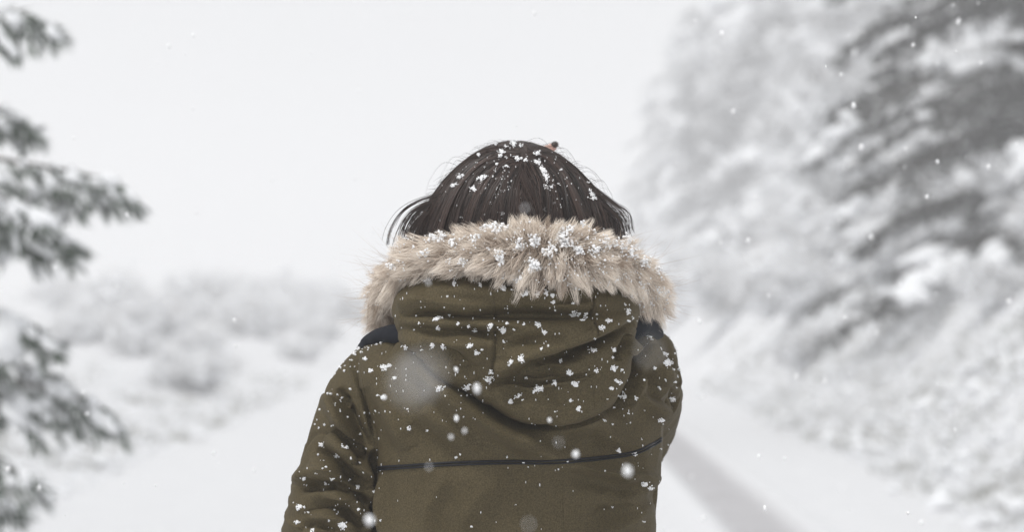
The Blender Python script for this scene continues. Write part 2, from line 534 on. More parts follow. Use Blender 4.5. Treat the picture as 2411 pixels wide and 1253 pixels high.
    Vb = (Vb[..., 0:1] * dd_[:, None] + Vb[..., 1:2] * s_[:, None] + Vb[..., 2:3] * u_[:, None] + pos[:, None]).reshape(-1, 3)
    Fb = (F0[None] + (np.arange(k) * len(V0))[:, None, None]).reshape(-1, 3)
    snow.add(Vb, Fb)
    return wood, needles, snow

def conifer_meshes(name, seed, needle_mat='needle', **kw):
    w, nd, s = conifer_parts(seed, **kw)
    return [('trunk', w.mesh(name + '_trunk', M['bark'])), ('crown', mesh_np(name + '_crown', nd[0], nd[1], M[needle_mat], False, nd[2])),
            ('snow_load', s.mesh(name + '_snow', M['snow']))]

def place(name, parts, X, Y, label, cat, group=None, rz=0, s=1.0, dz=0.0, sz=None):
    z = float(ground_h([X], [Y])[0]) + dz
    o = empty(name, (X, Y, z))
    o.rotation_euler[2] = rz; o.scale = (s, s, sz or s)
    tag(o, label, cat, group)
    for nm, me in parts: link(nm, me, o)
    return o

LIMBS = []
for (tx, ty, TY) in ((130, 35, 9.9), (105, 262, 10.3), (315, 430, 9.9), (205, 560, 10.3), (130, 490, 9.6), (150, 770, 9.8), (60, 735, 10.3), (285, 950, 9.9), (190, 895, 10.5), (110, 1105, 9.7), (60, 1165, 10.3)):
    q = W(tx - 55, ty, TY)
    LIMBS.append((q[0] + 3.75, q[1] - 10.2, q[2] - float(ground_h([-3.75], [10.2])[0])))
# near conifer at the left, trunk just outside the picture
LEFT = conifer_meshes('left_conifer', 11, h=5.6, R=2.5, z0=0.25, whorl=0.34, nb=8, twig_step=0.07, blade=0.07, bw=0.0050, nblade=26, droop=0.30, pad=0.035, padn=0.65, power=0.6, frost=0.30, az_keep=(-0.15, 0.35), limbs=LIMBS)
place('conifer', LEFT, -3.75, 10.2, 'near green conifer with snowy drooping branches reaching in from the left edge', 'conifer')

# the big dark conifer on the right bank
BIG = conifer_meshes('right_conifer', 23, 'needle_big', h=9.0, R=2.7, z0=0.5, whorl=0.55, nb=9, twig_step=0.11, blade=0.12, bw=0.010, nblade=30, droop=0.42, pad=0.135, padn=1.7, power=0.40, frost=0.05, patch=1.15, thr=0.30)
place('conifer', BIG, 5.75, 26.0, 'large dark conifer loaded with clumps of snow on the right bank', 'conifer', rz=1.1, dz=-0.3)

# hazier conifers farther up the road
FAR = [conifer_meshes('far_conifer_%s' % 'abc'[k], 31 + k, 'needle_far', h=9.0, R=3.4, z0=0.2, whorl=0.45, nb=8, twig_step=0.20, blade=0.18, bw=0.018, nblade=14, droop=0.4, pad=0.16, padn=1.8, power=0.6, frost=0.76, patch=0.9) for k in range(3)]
far_spots = [
    (11.3, 90, 1.95, 0, 'tall pale snow-covered conifer behind the dark conifer, its top out of the picture'),
    (10.5, 44, 1.05, 1, 'snow-covered conifer just behind the dark conifer at the upper right edge'),
    (7.0, 92, 1.15, 2, 'faint grey conifer fading into the snowfall right of the head'),
    (5.8, 44, 0.40, 2, 'low snow-heaped conifer on the bank below the tall pale conifer'),
    (8.6, 34, 0.60, 0, 'small snow-heaped conifer half hidden at the foot of the dark conifer'),
]
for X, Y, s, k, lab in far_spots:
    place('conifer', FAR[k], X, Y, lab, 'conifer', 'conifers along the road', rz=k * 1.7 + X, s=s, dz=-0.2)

def shrub_meshes(name, seed, R=1.0, h=1.0, n=5200, core=True):
    """a snow-bowed shrub: arching twigs frosted white on a heap of caught snow"""
    rng = np.random.default_rng(seed)
    lobes = []
    for k in range(9):
        a = rng.uniform(0, 2 * math.pi); r = R * rng.uniform(0.1, 0.62)
        lobes.append((r * math.cos(a), r * math.sin(a), h * rng.uniform(0.15, 0.55), R * rng.uniform(0.3, 0.5)))
    c = rng.integers(0, len(lobes), n)
    L = np.array(lobes)[c]
    d = rng.normal(size=(n, 3)); d[:, 2] = np.abs(d[:, 2]) * 0.9 + 0.05
    d /= np.linalg.norm(d, axis=1, keepdims=True)
    root = L[:, :3] + d * L[:, 3:4] * rng.uniform(0.3, 0.95, (n, 1))
    ln = rng.uniform(0.12, 0.34, (n, 1)) * R
    t = np.linspace(0, 1, 4)[None, :, None]
    P = root[:, None] + d[:, None] * ln[:, None] * t + np.array([0, 0, -1]) * ln[:, None] * 0.45 * t ** 2
    P[..., 2] = np.maximum(P[..., 2], 0.0)
    side = np.cross(d, rng.normal(size=d.shape))[:, None].repeat(4, 1)
    wd = np.linspace(1, 0.25, 4)[None] * rng.uniform(0.006, 0.014, (n, 1))
    dark = rng.uniform(size=n) < 0.30
    V1, F1 = ribbons(P[dark], wd[dark] * 1.3, side[dark])
    tw = mesh_np(name + '_twigs', V1, F1, M['twig'], False, np.repeat(rng.uniform(0, 1, dark.sum()), 8))
    sn = Acc()
    V2, F2 = ribbons(P[~dark] + np.array([0, 0, 0.01]), wd[~dark] * 1.6, side[~dark])
    sn.add(V2, F2)
    k = 420
    i = rng.integers(0, n, k)
    pos = root[i] + d[i] * ln[i] * rng.uniform(0, 0.7, (k, 1))
    Vb, Fb = blobs(pos, (0.045 * R * rng.lognormal(0, 0.4, k))[:, None] * np.array([1, 1, 0.7]), rng, ICO1, 0.2, False)
    sn.add(Vb, Fb)
    for lx, ly, lz, lr in lobes:
        v, f = ico(3)
        v = v * (1 + 0.16 * fbm(v + seed, 2.2, 3, seed))[:, None] * lr * 0.42 + np.array([lx, ly, lz])
        v[:, 2] = np.maximum(v[:, 2], -0.1)
        sn.add(v, f)
    return [('twigs', tw), ('snow_load', sn.mesh(name + '_snow', M['snow']))]

SH = [shrub_meshes('shrub_%s' % 'abcd'[k], 60 + k) for k in range(4)]
shrubs_right = [
    (3.9, 31, 0.75, 'low round shrub bowed with snow at the foot of the right bank'),
    (4.3, 36, 1.0, 'snow-bowed shrub beside the road just right of the raised shoulder'),
    (5.0, 27.5, 0.85, 'brownish snowy shrub under the lowest limb of the dark conifer'),
    (6.4, 31, 1.35, 'wide snow-covered shrub between the dark conifer and the road bank'),
    (5.4, 40, 1.5, 'rounded white shrub in front of the tall pale conifer'),
    (4.2, 47, 1.5, 'pale snow-covered shrub leaning toward the road behind the sleeve'),
    (6.6, 50, 2.1, 'big hazy shrub heaped with snow below the tall pale conifer'),
    (4.4, 60, 1.9, 'hazy rounded shrub on the right verge far up the road'),
    (5.0, 75, 2.4, 'faint rounded shrub beneath the grey conifer right of the head'),
    (4.6, 22.5, 0.5, 'small frosted shrub on top of the near bank at the right edge'),
    (5.5, 23.5, 0.8, 'frosted shrub at the right edge below the dark conifer'),
    (7.6, 27, 1.2, 'snow-covered shrub at the right edge, behind the trunk of the dark conifer'),
    (8.0, 40, 2.2, 'tall snow-heaped shrub filling the gap left of the dark conifer'),
]
shrubs_left = [
    (-4.4, 33, 0.70, 'low snowy shrub nearest on the left verge, beside the road edge'),
    (-5.6, 38, 0.9, 'rounded snowy shrub behind the drooping branches of the near conifer'),
    (-4.6, 43, 1.0, 'grey twiggy shrub on the left bank, nearest the olive sleeve'),
    (-7.2, 45, 1.15, 'broad hazy shrub at the back of the left bank'),
    (-5.2, 52, 1.2, 'darker hazy shrub in the middle of the left bank'),
    (-9.2, 52, 1.3, 'highest pale shrub of the left bank, right of the conifer branches'),
    (-7.4, 60, 1.7, 'pale shrub filling the dip between the highest and the darker left bank shrubs'),
    (-6.2, 64, 1.6, 'faint shrub behind the darker shrub of the left bank'),
    (-5.0, 72, 1.5, 'faint low shrub on the left verge just beside the sleeve'),
    (-3.75, 16.2, 0.42, 'dark low shrub in the bottom left corner beside the road'),
]
shrubs_mid = [
    (-5.0, 36.5, 0.50, 'smallest frosted shrub low on the left bank, close to the conifer branch tips'),
    (-6.6, 41, 0.72, 'frosted shrub halfway up the left bank, behind the smallest one'),
    (-4.4, 50, 0.62, 'low frosted shrub at the left road edge, below the hazy shrub band'),
    (-8.2, 47, 0.85, 'frosted shrub on the left bank just right of the longest conifer branch'),
    (-5.9, 46, 0.72, 'frosted shrub in the middle of the left bank below the hazy shrub band'),
    (-4.9, 64, 0.85, 'frosted shrub on the left bank nearest the parka shoulder'),
]
shrubs_left = [(X * 1.4, Y * 1.4, sc__ * 1.4, lab) if Y > 37 else (X, Y, sc__, lab) for X, Y, sc__, lab in shrubs_left] + shrubs_mid
for lst, g in ((shrubs_right, 'snowy shrubs on the right bank'), (shrubs_left, 'snowy shrubs on the left bank')):
    for i, (X, Y, s, lab) in enumerate(lst):
        place('shrub', SH[i % 4], X, Y, lab, 'shrub', g, rz=i * 2.1, s=s, dz=-0.12 * s, sz=s * 0.95)

# grass and stems poking through the snow on the banks
def bank_grass():
    rng = np.random.default_rng(5)
    nt_ = 1000
    X = np.where(rng.uniform(size=nt_) < 0.78, 3.0 + 2.6 * rng.beta(1.2, 1.6, nt_), -3.2 - 3 * rng.beta(1.1, 2.2, nt_))
    Y = 13.0 + 30 * rng.beta(1.0, 1.6, nt_)
    a = Acc(); s = Acc()
    m = 15
    cx = np.repeat(X, m) + rng.normal(size=nt_ * m) * 0.07; cyy = np.repeat(Y, m) + rng.normal(size=nt_ * m) * 0.07
    z = ground_h(cx, cyy)
    root = np.stack([cx, cyy, z - 0.01], 1)
    d = rng.normal(size=(len(root), 3)) * 0.5; d[:, 2] = 1.0
    d /= np.linalg.norm(d, axis=1, keepdims=True)
    ln = rng.uniform(0.05, 0.20, (len(root), 1))
    t = np.linspace(0, 1, 4)[None, :, None]
    P = root[:, None] + d[:, None] * ln[:, None] * t + np.stack([d[:, 0], d[:, 1], -0.5 + 0 * d[:, 0]], 1)[:, None] * ln[:, None] * 0.5 * t ** 2
    side = np.cross(d, rng.normal(size=d.shape))[:, None].repeat(4, 1)
    V, F = ribbons(P, np.linspace(1, 0.2, 4)[None] * np.full((len(root), 1), 0.008), side)
    a.add(V, F, np.repeat(rng.uniform(0, 1, len(root)), 8))
    tag(link('grass', a.mesh('grass', M['grass'])), 'thin winter grass poking through the snow on the banks', 'grass', kind='stuff')
    # frosted blades bent down the slope, and snow heaped on the tussocks
    n5 = 26000
    fx = np.where(rng.uniform(size=n5) < 0.8, 3.0 + 3.4 * rng.beta(1.1, 1.3, n5), -3.2 - 3 * rng.beta(1.1, 2.0, n5)); fy = 13.5 + 26 * rng.beta(1.0, 1.4, n5)
    fr_ = np.stack([fx, fy, ground_h(fx, fy) - 0.01], 1)
    fd = np.stack([-np.sign(fx) * rng.uniform(0.1, 0.9, n5), -rng.uniform(0, 0.6, n5), rng.uniform(0.5, 1.2, n5)], 1)
    fd /= np.linalg.norm(fd, axis=1, keepdims=True)
    fl_ = rng.uniform(0.06, 0.20, (n5, 1))
    FPp = fr_[:, None] + fd[:, None] * fl_[:, None] * t + np.array([0, 0, -1.0]) * fl_[:, None] * 0.6 * t ** 2
    fs_ = np.cross(fd, rng.normal(size=fd.shape))[:, None].repeat(4, 1)
    Vf, Ff = ribbons(FPp, np.array([1, .9, .7, .3])[None] * np.full((n5, 1), 0.014), fs_)
    s.add(Vf, Ff)
    k = 1700
    i = rng.integers(0, nt_, k)
    bx = X[i] + rng.normal(size=k) * 0.14; by = Y[i] + rng.normal(size=k) * 0.14
    pos = np.stack([bx, by, ground_h(bx, by) + rng.uniform(0.0, 0.10, k)], 1)
    Vb, Fb = blobs(pos, 0.04 * rng.lognormal(0, 0.4, k)[:, None] * np.array([1, 1, 0.6]), rng, ICO1, 0.12, False)
    s.add(Vb, Fb)
    tag(link('snow_clumps', s.mesh('bank_snow', M['snow'])), 'lumps of snow caught on the grass of the banks', 'snow', kind='stuff')
bank_grass()

# ------------------------------------------------------------------ the person
person = empty('person', (0.0, 3.0, 0.0))
tag(person, 'dark haired person seen from behind in an olive parka with fur trimmed hood', 'person')
PL = np.array([0.0, 3.0, 0.0])
def part(name, me, parent=person):
    """geometry is written in world metres; shift it to the person's own base"""
    me.transform(Matrix.Translation(-Vector(PL)))
    o = link(name, me, parent)
    return o

def seg_dist(p, poly):
    """distance to polyline, side sign, parameter 0..1"""
    poly = np.asarray(poly, float)
    sl_ = np.linalg.norm(np.diff(poly, axis=0), axis=1); tot = sl_.sum(); acc = 0
    best = np.full(len(p), 1e9); side = np.zeros(len(p)); par = np.zeros(len(p))
    for k in range(len(poly) - 1):
        a, b = poly[k], poly[k + 1]
        ab = b - a
        t = np.clip(((p - a) @ ab) / (ab @ ab), 0, 1)
        q = a + t[:, None] * ab
        d = np.linalg.norm(p - q, axis=1)
        s = np.sign(ab[0] * (p[:, 1] - a[1]) - ab[1] * (p[:, 0] - a[0]))
        m = d < best
        best[m] = d[m]; side[m] = s[m]; par[m] = (acc + t[m] * sl_[k]) / tot
        acc += sl_[k]
    return best, side, par

def crease(P, sc_, seed, p=7):
    Q = P * np.asarray(sc_)
    Q = Q + 0.35 * np.stack([noise(Q, 1.1, seed + 3), noise(Q, 1.1, seed + 4), noise(Q, 1.1, seed + 5)], 1)
    g = sstep(-0.1, 0.7, noise(Q, 0.6, seed + 9))
    return -((1 - np.abs(noise(Q, 1.0, seed))) ** p) * g
FOLD = 4.6
def apply_folds(V, F, folds, ycut):
    N = vnormals(V, F)
    px = to_px(V)
    D = np.zeros(len(V))
    back = V[:, 1] < ycut
    for poly, w, depth, lip in folds:
        n = max(8, len(poly) * 6)
        depth = min(depth * FOLD, 0.0021 * w)
        pl = catmull(poly, n) if len(poly) > 2 else poly
        d, s, t = seg_dist(px, pl)
        tap = np.clip(np.sin(np.clip(t, 0.001, 0.999) * math.pi), 0, 1) ** 0.5
        g = -depth * np.exp(-(d / w) ** 2)
        r = abs(depth) * 0.75 * np.exp(-((d - 1.9 * w) / (1.3 * w)) ** 2) * (s * lip > 0)
        D += (g + r) * tap
    D *= back
    return V + N * D[:, None]

# torso of the parka ------------------------------------------------
prof = np.array([  # py, left, right, centre depth, half depth
    (690, 1110, 1330, 3.03, .060), (735, 1060, 1370, 3.03, .075), (770, 965, 1468, 3.02, .092), (800, 895, 1525, 3.015, .107), (830, 855, 1556, 3.01, .122),
    (870, 846, 1572, 3.00, .134), (920, 852, 1572, 3.0, .142), (1000, 868, 1562, 3.0, .150), (1090, 884, 1555, 3.0, .151),
    (1170, 886, 1547, 3.0, .148), (1253, 886, 1540, 3.0, .145), (1400, 876, 1548, 3.0, .150), (1700, 830, 1590, 3.0, .175), (2050, 800, 1612, 3.0, .190)], float)
def smooth_interp(x, xp, fp):
    # monotone-ish cubic through catmull on a uniform index
    t = np.interp(x, xp, np.arange(len(xp)))
    pts = catmull(np.stack([fp, fp * 0, fp * 0], 1), (len(xp) - 1) * 20 + 1)[:, 0]
    return np.interp(t, np.linspace(0, len(xp) - 1, len(pts)), pts)

def loft(rows, prof, seg, expo):
    L = smooth_interp(rows, prof[:, 0], prof[:, 1]); R = smooth_interp(rows, prof[:, 0], prof[:, 2])
    YC = smooth_interp(rows, prof[:, 0], prof[:, 3]); HD = smooth_interp(rows, prof[:, 0], prof[:, 4])
    a = np.linspace(0, 2 * math.pi, seg, endpoint=False)
    ca, sa = np.cos(a), np.sin(a)
    ex = 2.0 / expo
    cx_, sy_ = np.sign(ca) * np.abs(ca) ** ex, np.sign(sa) * np.abs(sa) ** ex
    xl = (L - CX) / FPX * YC; xr = (R - CX) / FPX * YC
    z = CAMZ + (HY - rows) / FPX * YC
    xc, hw = (xl + xr) / 2, (xr - xl) / 2
    V = np.stack([xc[:, None] + hw[:, None] * cx_[None], YC[:, None] + HD[:, None] * sy_[None], np.broadcast_to(z[:, None], (len(rows), seg))], -1).reshape(-1, 3)
    return V, grid_faces(len(rows), seg)

rows = np.concatenate([np.linspace(690, 1290, 330)[:-1], np.linspace(1290, 2050, 90)])
V, F = loft(rows, prof, 460, 2.35)
V[:, 1] -= 0.012 * np.exp(-((to_px(V)[:, 1] - 900) / 130) ** 2) * (V[:, 1] < 3.0)
torso_folds = [
        ([(1220, 1010), (1330, 1010), (1430, 970)], 26, .006, -1),
    ([(940, 815), (985, 858), (1075, 938), (1165, 1000), (1260, 1050), (1350, 1085)], 26, .008, -1),
    ([(1000, 960), (1060, 1010), (1130, 1060)], 26, .0028, 1),
    ([(1520, 800), (1500, 900), (1460, 990)], 22, .004, 1),
    ([(1488, 842), (1530, 862), (1568, 900)], 12, .004, 1),
    ([(1500, 930), (1530, 960), (1570, 980)], 14, .003, -1),
    ([(1400, 1000), (1460, 1040), (1530, 1060)], 20, .0025, 1),
    ([(1340, 1095), (1420, 1110), (1490, 1125), (1540, 1120)], 16, .003, 1),
    ([(1000, 1290), (1012, 1200), (1060, 1120)], 22, .0009, 1),
    ([(1080, 1310), (1110, 1200), (1200, 1110)], 34, .0010, 1),
    ([(1540, 1180), (1470, 1230), (1380, 1270)], 18, .0030, 1),
    ([(1550, 1120), (1500, 1170), (1430, 1200)], 16, .0022, -1),
    ([(898, 1120), (900, 1200), (905, 1290)], 10, .0030, 1),
    ([(900, 900), (930, 1000), (960, 1060)], 24, .0020, 1),
    ([(1300, 1130), (1290, 1200), (1310, 1280)], 26, .0007, 1),
]
V = apply_folds(V, F, torso_folds, 2.99)
N = vnormals(V, F)
V += N * (0.0050 * crease(V, (12, 8, 9), 71) + 0.0030 * crease(V, (20, 12, 24), 83, 9) + 0.0032 * fbm(V * np.array([1, 1, 0.7]), 11, 3, 2) + 0.0007 * fbm(V, 38, 2, 4))[:, None]
# close top and bottom
nt_v = len(V)
V = np.vstack([V, V[:460].mean(0), V[-460:].mean(0)])
k = np.arange(460); k2 = (k + 1) % 460
caps = np.concatenate([np.stack([np.full(460, nt_v), k2, k], 1), np.stack([np.full(460, nt_v + 1), k + nt_v - 460, k2 + nt_v - 460], 1)])
torso_V, torso_F = V, F
TORSO_BVH = BVHTree.FromPolygons([tuple(v) for v in V], F.tolist())
parka = part('parka', mesh_np('parka', V, [F, caps], M['coat']))

# sleeves ----------------------------------------------------------
def sleeve(path, rad, n, folds, ycut, wr, seed, seg=150, bunch=None):
    P = catmull(path, n)
    r = catmull(np.stack([rad, np.zeros(len(rad)), np.zeros(len(rad))], 1), n)[:, 0]
    r = np.maximum(r, 0.01)
    V, Fs = tube(P, r, seg, up=(0, -1, 0.01), cap=False)
    F = Fs[0]
    N = vnormals(V, F)
    # make normals point away from the axis
    ax = np.repeat(P, seg, 0)
    sgn = np.sign(np.einsum('ij,ij->i', N, V - ax)); N *= np.sign(sgn.sum())
    if N is not None and sgn.sum() < 0: F = F[:, ::-1]
    t = np.repeat(np.linspace(0, 1, n), seg)
    ang = np.tile(np.linspace(0, 2 * math.pi, seg, endpoint=False), n)
    D = wr * fbm(V, 14, 3, seed) + 0.006 * crease(V, (9, 9, 22), seed + 60) + 0.0035 * crease(V, (18, 18, 30), seed + 66, 9)
    if bunch:
        for c, wd_, amp, fr in bunch:   # wrinkles bunched at the elbow
            env = np.exp(-((t - c) / wd_) ** 2)
            ph = t * fr + 0.9 * np.sin(ang + seed) + 0.8 * fbm(V, 9, 2, seed + 5)
            D = D + amp * env * (1 - 2 * np.abs(np.sin(ph * math.pi)) ** 0.8) * (0.6 + 0.4 * np.cos(ang * 1 + 0.5))
    V = V + N * D[:, None]
    V = apply_folds(V, F, folds, ycut)
    return V, F

left_folds = [
    ([(792, 915), (815, 960), (840, 1010), (870, 1060)], 13, .0075, 1),
    ([(790, 1010), (820, 1040), (855, 1075), (885, 1100)], 13, .006, 1),
    ([(745, 1060), (790, 1085), (835, 1130), (870, 1150)], 14, .0045, 1),
    ([(765, 1140), (810, 1150), (850, 1175), (880, 1210)], 12, .008, 1),
    ([(715, 1150), (745, 1142), (790, 1145)], 12, .0035, -1),
    ([(715, 1212), (755, 1195), (810, 1205), (860, 1240)], 13, .004, 1),
    ([(880, 1060), (886, 1110), (888, 1180), (886, 1253)], 10, .006, 1),
    ([(740, 1125), (718, 1148), (705, 1158)], 12, .002, 1),
    ([(705, 1250), (740, 1235), (800, 1250)], 12, .003, 1),
    ([(830, 850), (848, 900), (866, 960), (880, 1030)], 5, .0022, 1),
]
SL = [(-0.128, 3.035, 1.352), (-0.152, 3.02, 1.338), (-0.176, 3.015, 1.29), (-0.198, 3.01, 1.235), (-0.215, 3.01, 1.175), (-0.225, 3.03, 1.115), (-0.215, 3.10, 1.07), (-0.185, 3.20, 1.035), (-0.150, 3.27, 1.01)]
V, F = sleeve(SL, [.035, .062, .068, .067, .068, .066, .060, .052, .046], 260, left_folds, 3.01, .0035, 3, bunch=[(0.55, 0.13, .0035, 26)])
sl_left = part('sleeve', mesh_np('sleeve', V, F, M['coat']), parka)
SLV, SLF = V, F
SR = [(0.118, 3.01, 1.353), (0.142, 3.03, 1.346), (0.150, 3.09, 1.333), (0.152, 3.17, 1.29), (0.140, 3.24, 1.265), (0.122, 3.275, 1.29), (0.085, 3.28, 1.36), (0.045, 3.275, 1.43), (0.020, 3.27, 1.475)]
right_folds = [
    ([(1530, 800), (1570, 850), (1590, 920)], 16, .005, 1),
    ([(1500, 800), (1540, 830), (1560, 880)], 14, .004, -1),
    ([(1560, 900), (1585, 950), (1570, 1000)], 12, .004, 1),
]
V, F = sleeve(SR, [.045, .066, .068, .064, .062, .058, .054, .048, .042], 260, right_folds, 3.06, .0035, 8, bunch=[(0.5, 0.14, .004, 24)])
sl_right = part('sleeve', mesh_np('sleeve', V, F, M['coat']), parka)
SRV, SRF = V, F

# hood --------------------------------------------------------------
hood_prof = np.array([
    (600, 1040, 1400, 2.915, .060), (640, 985, 1455, 2.905, .080), (680, 945, 1488, 2.895, .092), (715, 928, 1500, 2.89, .096), (745, 925, 1503, 2.885, .094), (775, 938, 1500, 2.88, .088),
    (810, 965, 1494, 2.872, .078), (850, 1007, 1489, 2.866, .068), (890, 1055, 1481, 2.860, .060), (925, 1100, 1466, 2.855, .052), (955, 1145, 1442, 2.850, .052),
    (980, 1192, 1402, 2.848, .048), (994, 1240, 1365, 2.848, .042), (1001, 1285, 1330, 2.850, .030)], float)
hr = np.concatenate([np.linspace(600, 985, 250)[:-1], np.linspace(985, 1001, 26)])
V, F = loft(hr, hood_prof, 420, 2.5)
N = vnormals(V, F)
# outward
if np.einsum('ij,ij->i', N, V - V.mean(0)).sum() < 0: F = F[:, ::-1]
hood_folds = [
    ([(940, 745), (1000, 735), (1100, 742), (1230, 738), (1350, 742), (1420, 735)], 13, .0050, -1),
    ([(1000, 705), (1120, 712), (1260, 715), (1400, 708)], 12, .0030, -1),
    ([(940, 772), (1020, 785), (1120, 787), (1230, 778)], 12, .0030, 1),
    ([(1497, 762), (1450, 785), (1390, 815), (1330, 838), (1270, 848), (1215, 880)], 13, .0105, 1),
    ([(1490, 790), (1460, 830), (1462, 850)], 9, .0040, -1),
    ([(1215, 880), (1190, 900), (1150, 900)], 18, .0040, 1),
    ([(1330, 870), (1260, 880), (1210, 920), (1190, 960)], 22, .0030, 1),
    ([(1000, 800), (1080, 850), (1120, 900)], 22, .0030, 1),
    ([(1060, 760), (1160, 800), (1300, 810), (1420, 800)], 18, .0025, -1),
    ([(1150, 905), (1240, 908), (1330, 895), (1400, 880)], 3.2, .0022, 1),
    ([(1163, 700), (1164, 800), (1160, 900)], 3.0, .0012, 1),
    ([(1393, 700), (1394, 760), (1392, 800)], 3.0, .0012, 1),
]
V = apply_folds(V, F, hood_folds, 2.90)
N = vnormals(V, F)
fade = 1 - 0.85 * sstep(900, 960, to_px(V)[:, 1])
V += N * (fade * 0.0065 * crease(V, (6, 8, 22), 75) + 0.0032 * crease(V, (14, 12, 26), 87, 9) + 0.0030 * fbm(V * np.array([.8, 1, 1.6]), 14, 3, 12) + 0.0006 * fbm(V, 40, 2, 14))[:, None]
n0 = len(V)
V = np.vstack([V, V[-420:].mean(0)])
k = np.arange(420); k2 = (k + 1) % 420
hood_V, hood_F = V, F
hood = part('hood', mesh_np('hood', V, [F, np.stack([np.full(420, n0), k + n0 - 420, k2 + n0 - 420], 1)], M['coat']), parka)

# navy collar lining that shows on both shoulders
def navy_tube(pts, rad, flat, n=60):
    P = catmull(pts, n)
    r = np.interp(np.linspace(0, 1, n), np.linspace(0, 1, len(rad)), rad)
    V, Fs = tube(P, r, 24, flat=flat)
    V = V + (0.0012 * fbm(V, 40, 2, 1))[:, None]
    return V, Fs
V, Fs = navy_tube([W(1010, 800, 2.90), W(955, 788, 2.915), W(915, 788, 2.94), W(884, 797, 2.97), W(862, 812, 3.01), W(860, 845, 3.08), W(890, 900, 3.13), W(960, 1010, 3.15)], [.012, .0125, .0115, .010, .008, .012, .014, .014], 1.0)
part('collar_lining', mesh_np('collar_lining', V, Fs, M['navy']), parka)
V, Fs = navy_tube([W(1440, 800, 2.90), W(1490, 775, 2.915), W(1515, 768, 2.95), W(1540, 780, 3.01), W(1540, 830, 3.10), W(1500, 900, 3.14), W(1420, 1010, 3.15)], [.010, .013, .013, .010, .012, .014, .014], 1.0)
part('collar_lining', mesh_np('collar_lining', V, Fs, M['navy']), parka)

# everything snow and piping can land on
def surf_bvh(sets):
    Vs, Fs, n = [], [], 0
    for v, f in sets:
        Vs.append(v); Fs += (np.asarray(f) + n).tolist(); n += len(v)
    Vs = np.vstack(Vs)
    return BVHTree.FromPolygons([tuple(p) for p in Vs], Fs)
COAT_BVH = surf_bvh([(torso_V, torso_F), (hood_V, hood_F), (SLV, SLF), (SRV, SRF)])
ORG = Vector((0, 0, CAMZ))
def shoot(px, py, bvh=None):
    d = Vector(W(px, py, 1.0)) - ORG
    h = (bvh or COAT_BVH).ray_cast(ORG, d.normalized())
    if h[0] is None: return None, None
    n = h[1]
    if n.dot(d) > 0: n = -n
    return np.array(h[0]), np.array(n)

# piping across the back: a twin cord
line = catmull([(890, 1104), (950, 1100), (1050, 1094), (1150, 1090), (1300, 1088), (1380, 1084), (1450, 1075), (1500, 1064), (1535, 1049), (1556, 1036)], 160)
a = Acc()
for dy, rr in ((-3.0, .0014), (3.2, .0012)):
    pts = []
    for x, y in line:
        p, n = shoot(x, y + dy, TORSO_BVH)
        if p is not None: pts.append(p + n * 0.0007)
    V, Fs = tube(np.array(pts), rr, 7)
    a.add(V, Fs)
part('back_piping', a.mesh('back_piping', M['cord']), parka)
# stitched seams
a = Acc()
for pl, bv in (([(846, 850), (852, 890), (864, 950), (876, 1010), (886, 1080)], None), ([(1163, 690), (1164, 760), (1163, 830), (1160, 900)], None), ([(1393, 700), (1394, 745), (1393, 790)], None),
               ([(1150, 905), (1200, 907), (1262, 905), (1330, 896), (1400, 880)], None), ([(1396, 905), (1399, 935), (1400, 965)], None), ([(1327, 1110), (1326, 1180), (1328, 1260)], TORSO_BVH)):
    pts = []
    for x, y in catmull(pl, 60):
        p, n = shoot(x, y, bv)
        if p is not None: pts.append(p + n * 0.0001)
    pts = np.array(pts)
    # drop jumps between surfaces
    ok = np.concatenate([[True], np.linalg.norm(np.diff(pts, axis=0), axis=1) < 0.02])
    V, Fs = tube(pts[ok], 0.0006, 5)
    part('seam', mesh_np('seam', V, Fs, M['coat']), parka)

# fur trim ----------------------------------------------------------
fur_pts = [W(1010, 1000, 3.16), W(945, 840, 3.14), W(912, 752, 3.07), W(908, 705, 3.00), W(932, 652, 2.915), W(985, 615, 2.86), W(1080, 598, 2.82), W(1190, 592, 2.795), W(1290, 592, 2.79), W(1385, 600, 2.80), W(1455, 620, 2.84), W(1502, 650, 2.90), W(1520, 688, 2.98), W(1505, 725, 3.07), W(1470, 850, 3.14), W(1400, 1000, 3.16)]
NF = 400
FP = catmull(fur_pts, NF)
fr = np.interp(np.linspace(0, 1, NF), [0, 0.15, 0.3, 0.5, 0.7, 0.85, 1], [.012, .013, .016, .019, .018, .014, .012])
V, Fs = tube(FP, fr, 40, up=(0, 0, 1))
V = V + (0.004 * fbm(V, 30, 3, 6))[:, None] * 0.5
fur_core = (V, Fs)
fur_trim = part('fur_trim', mesh_np('fur_trim', V, Fs, M['fur_base']), parka)

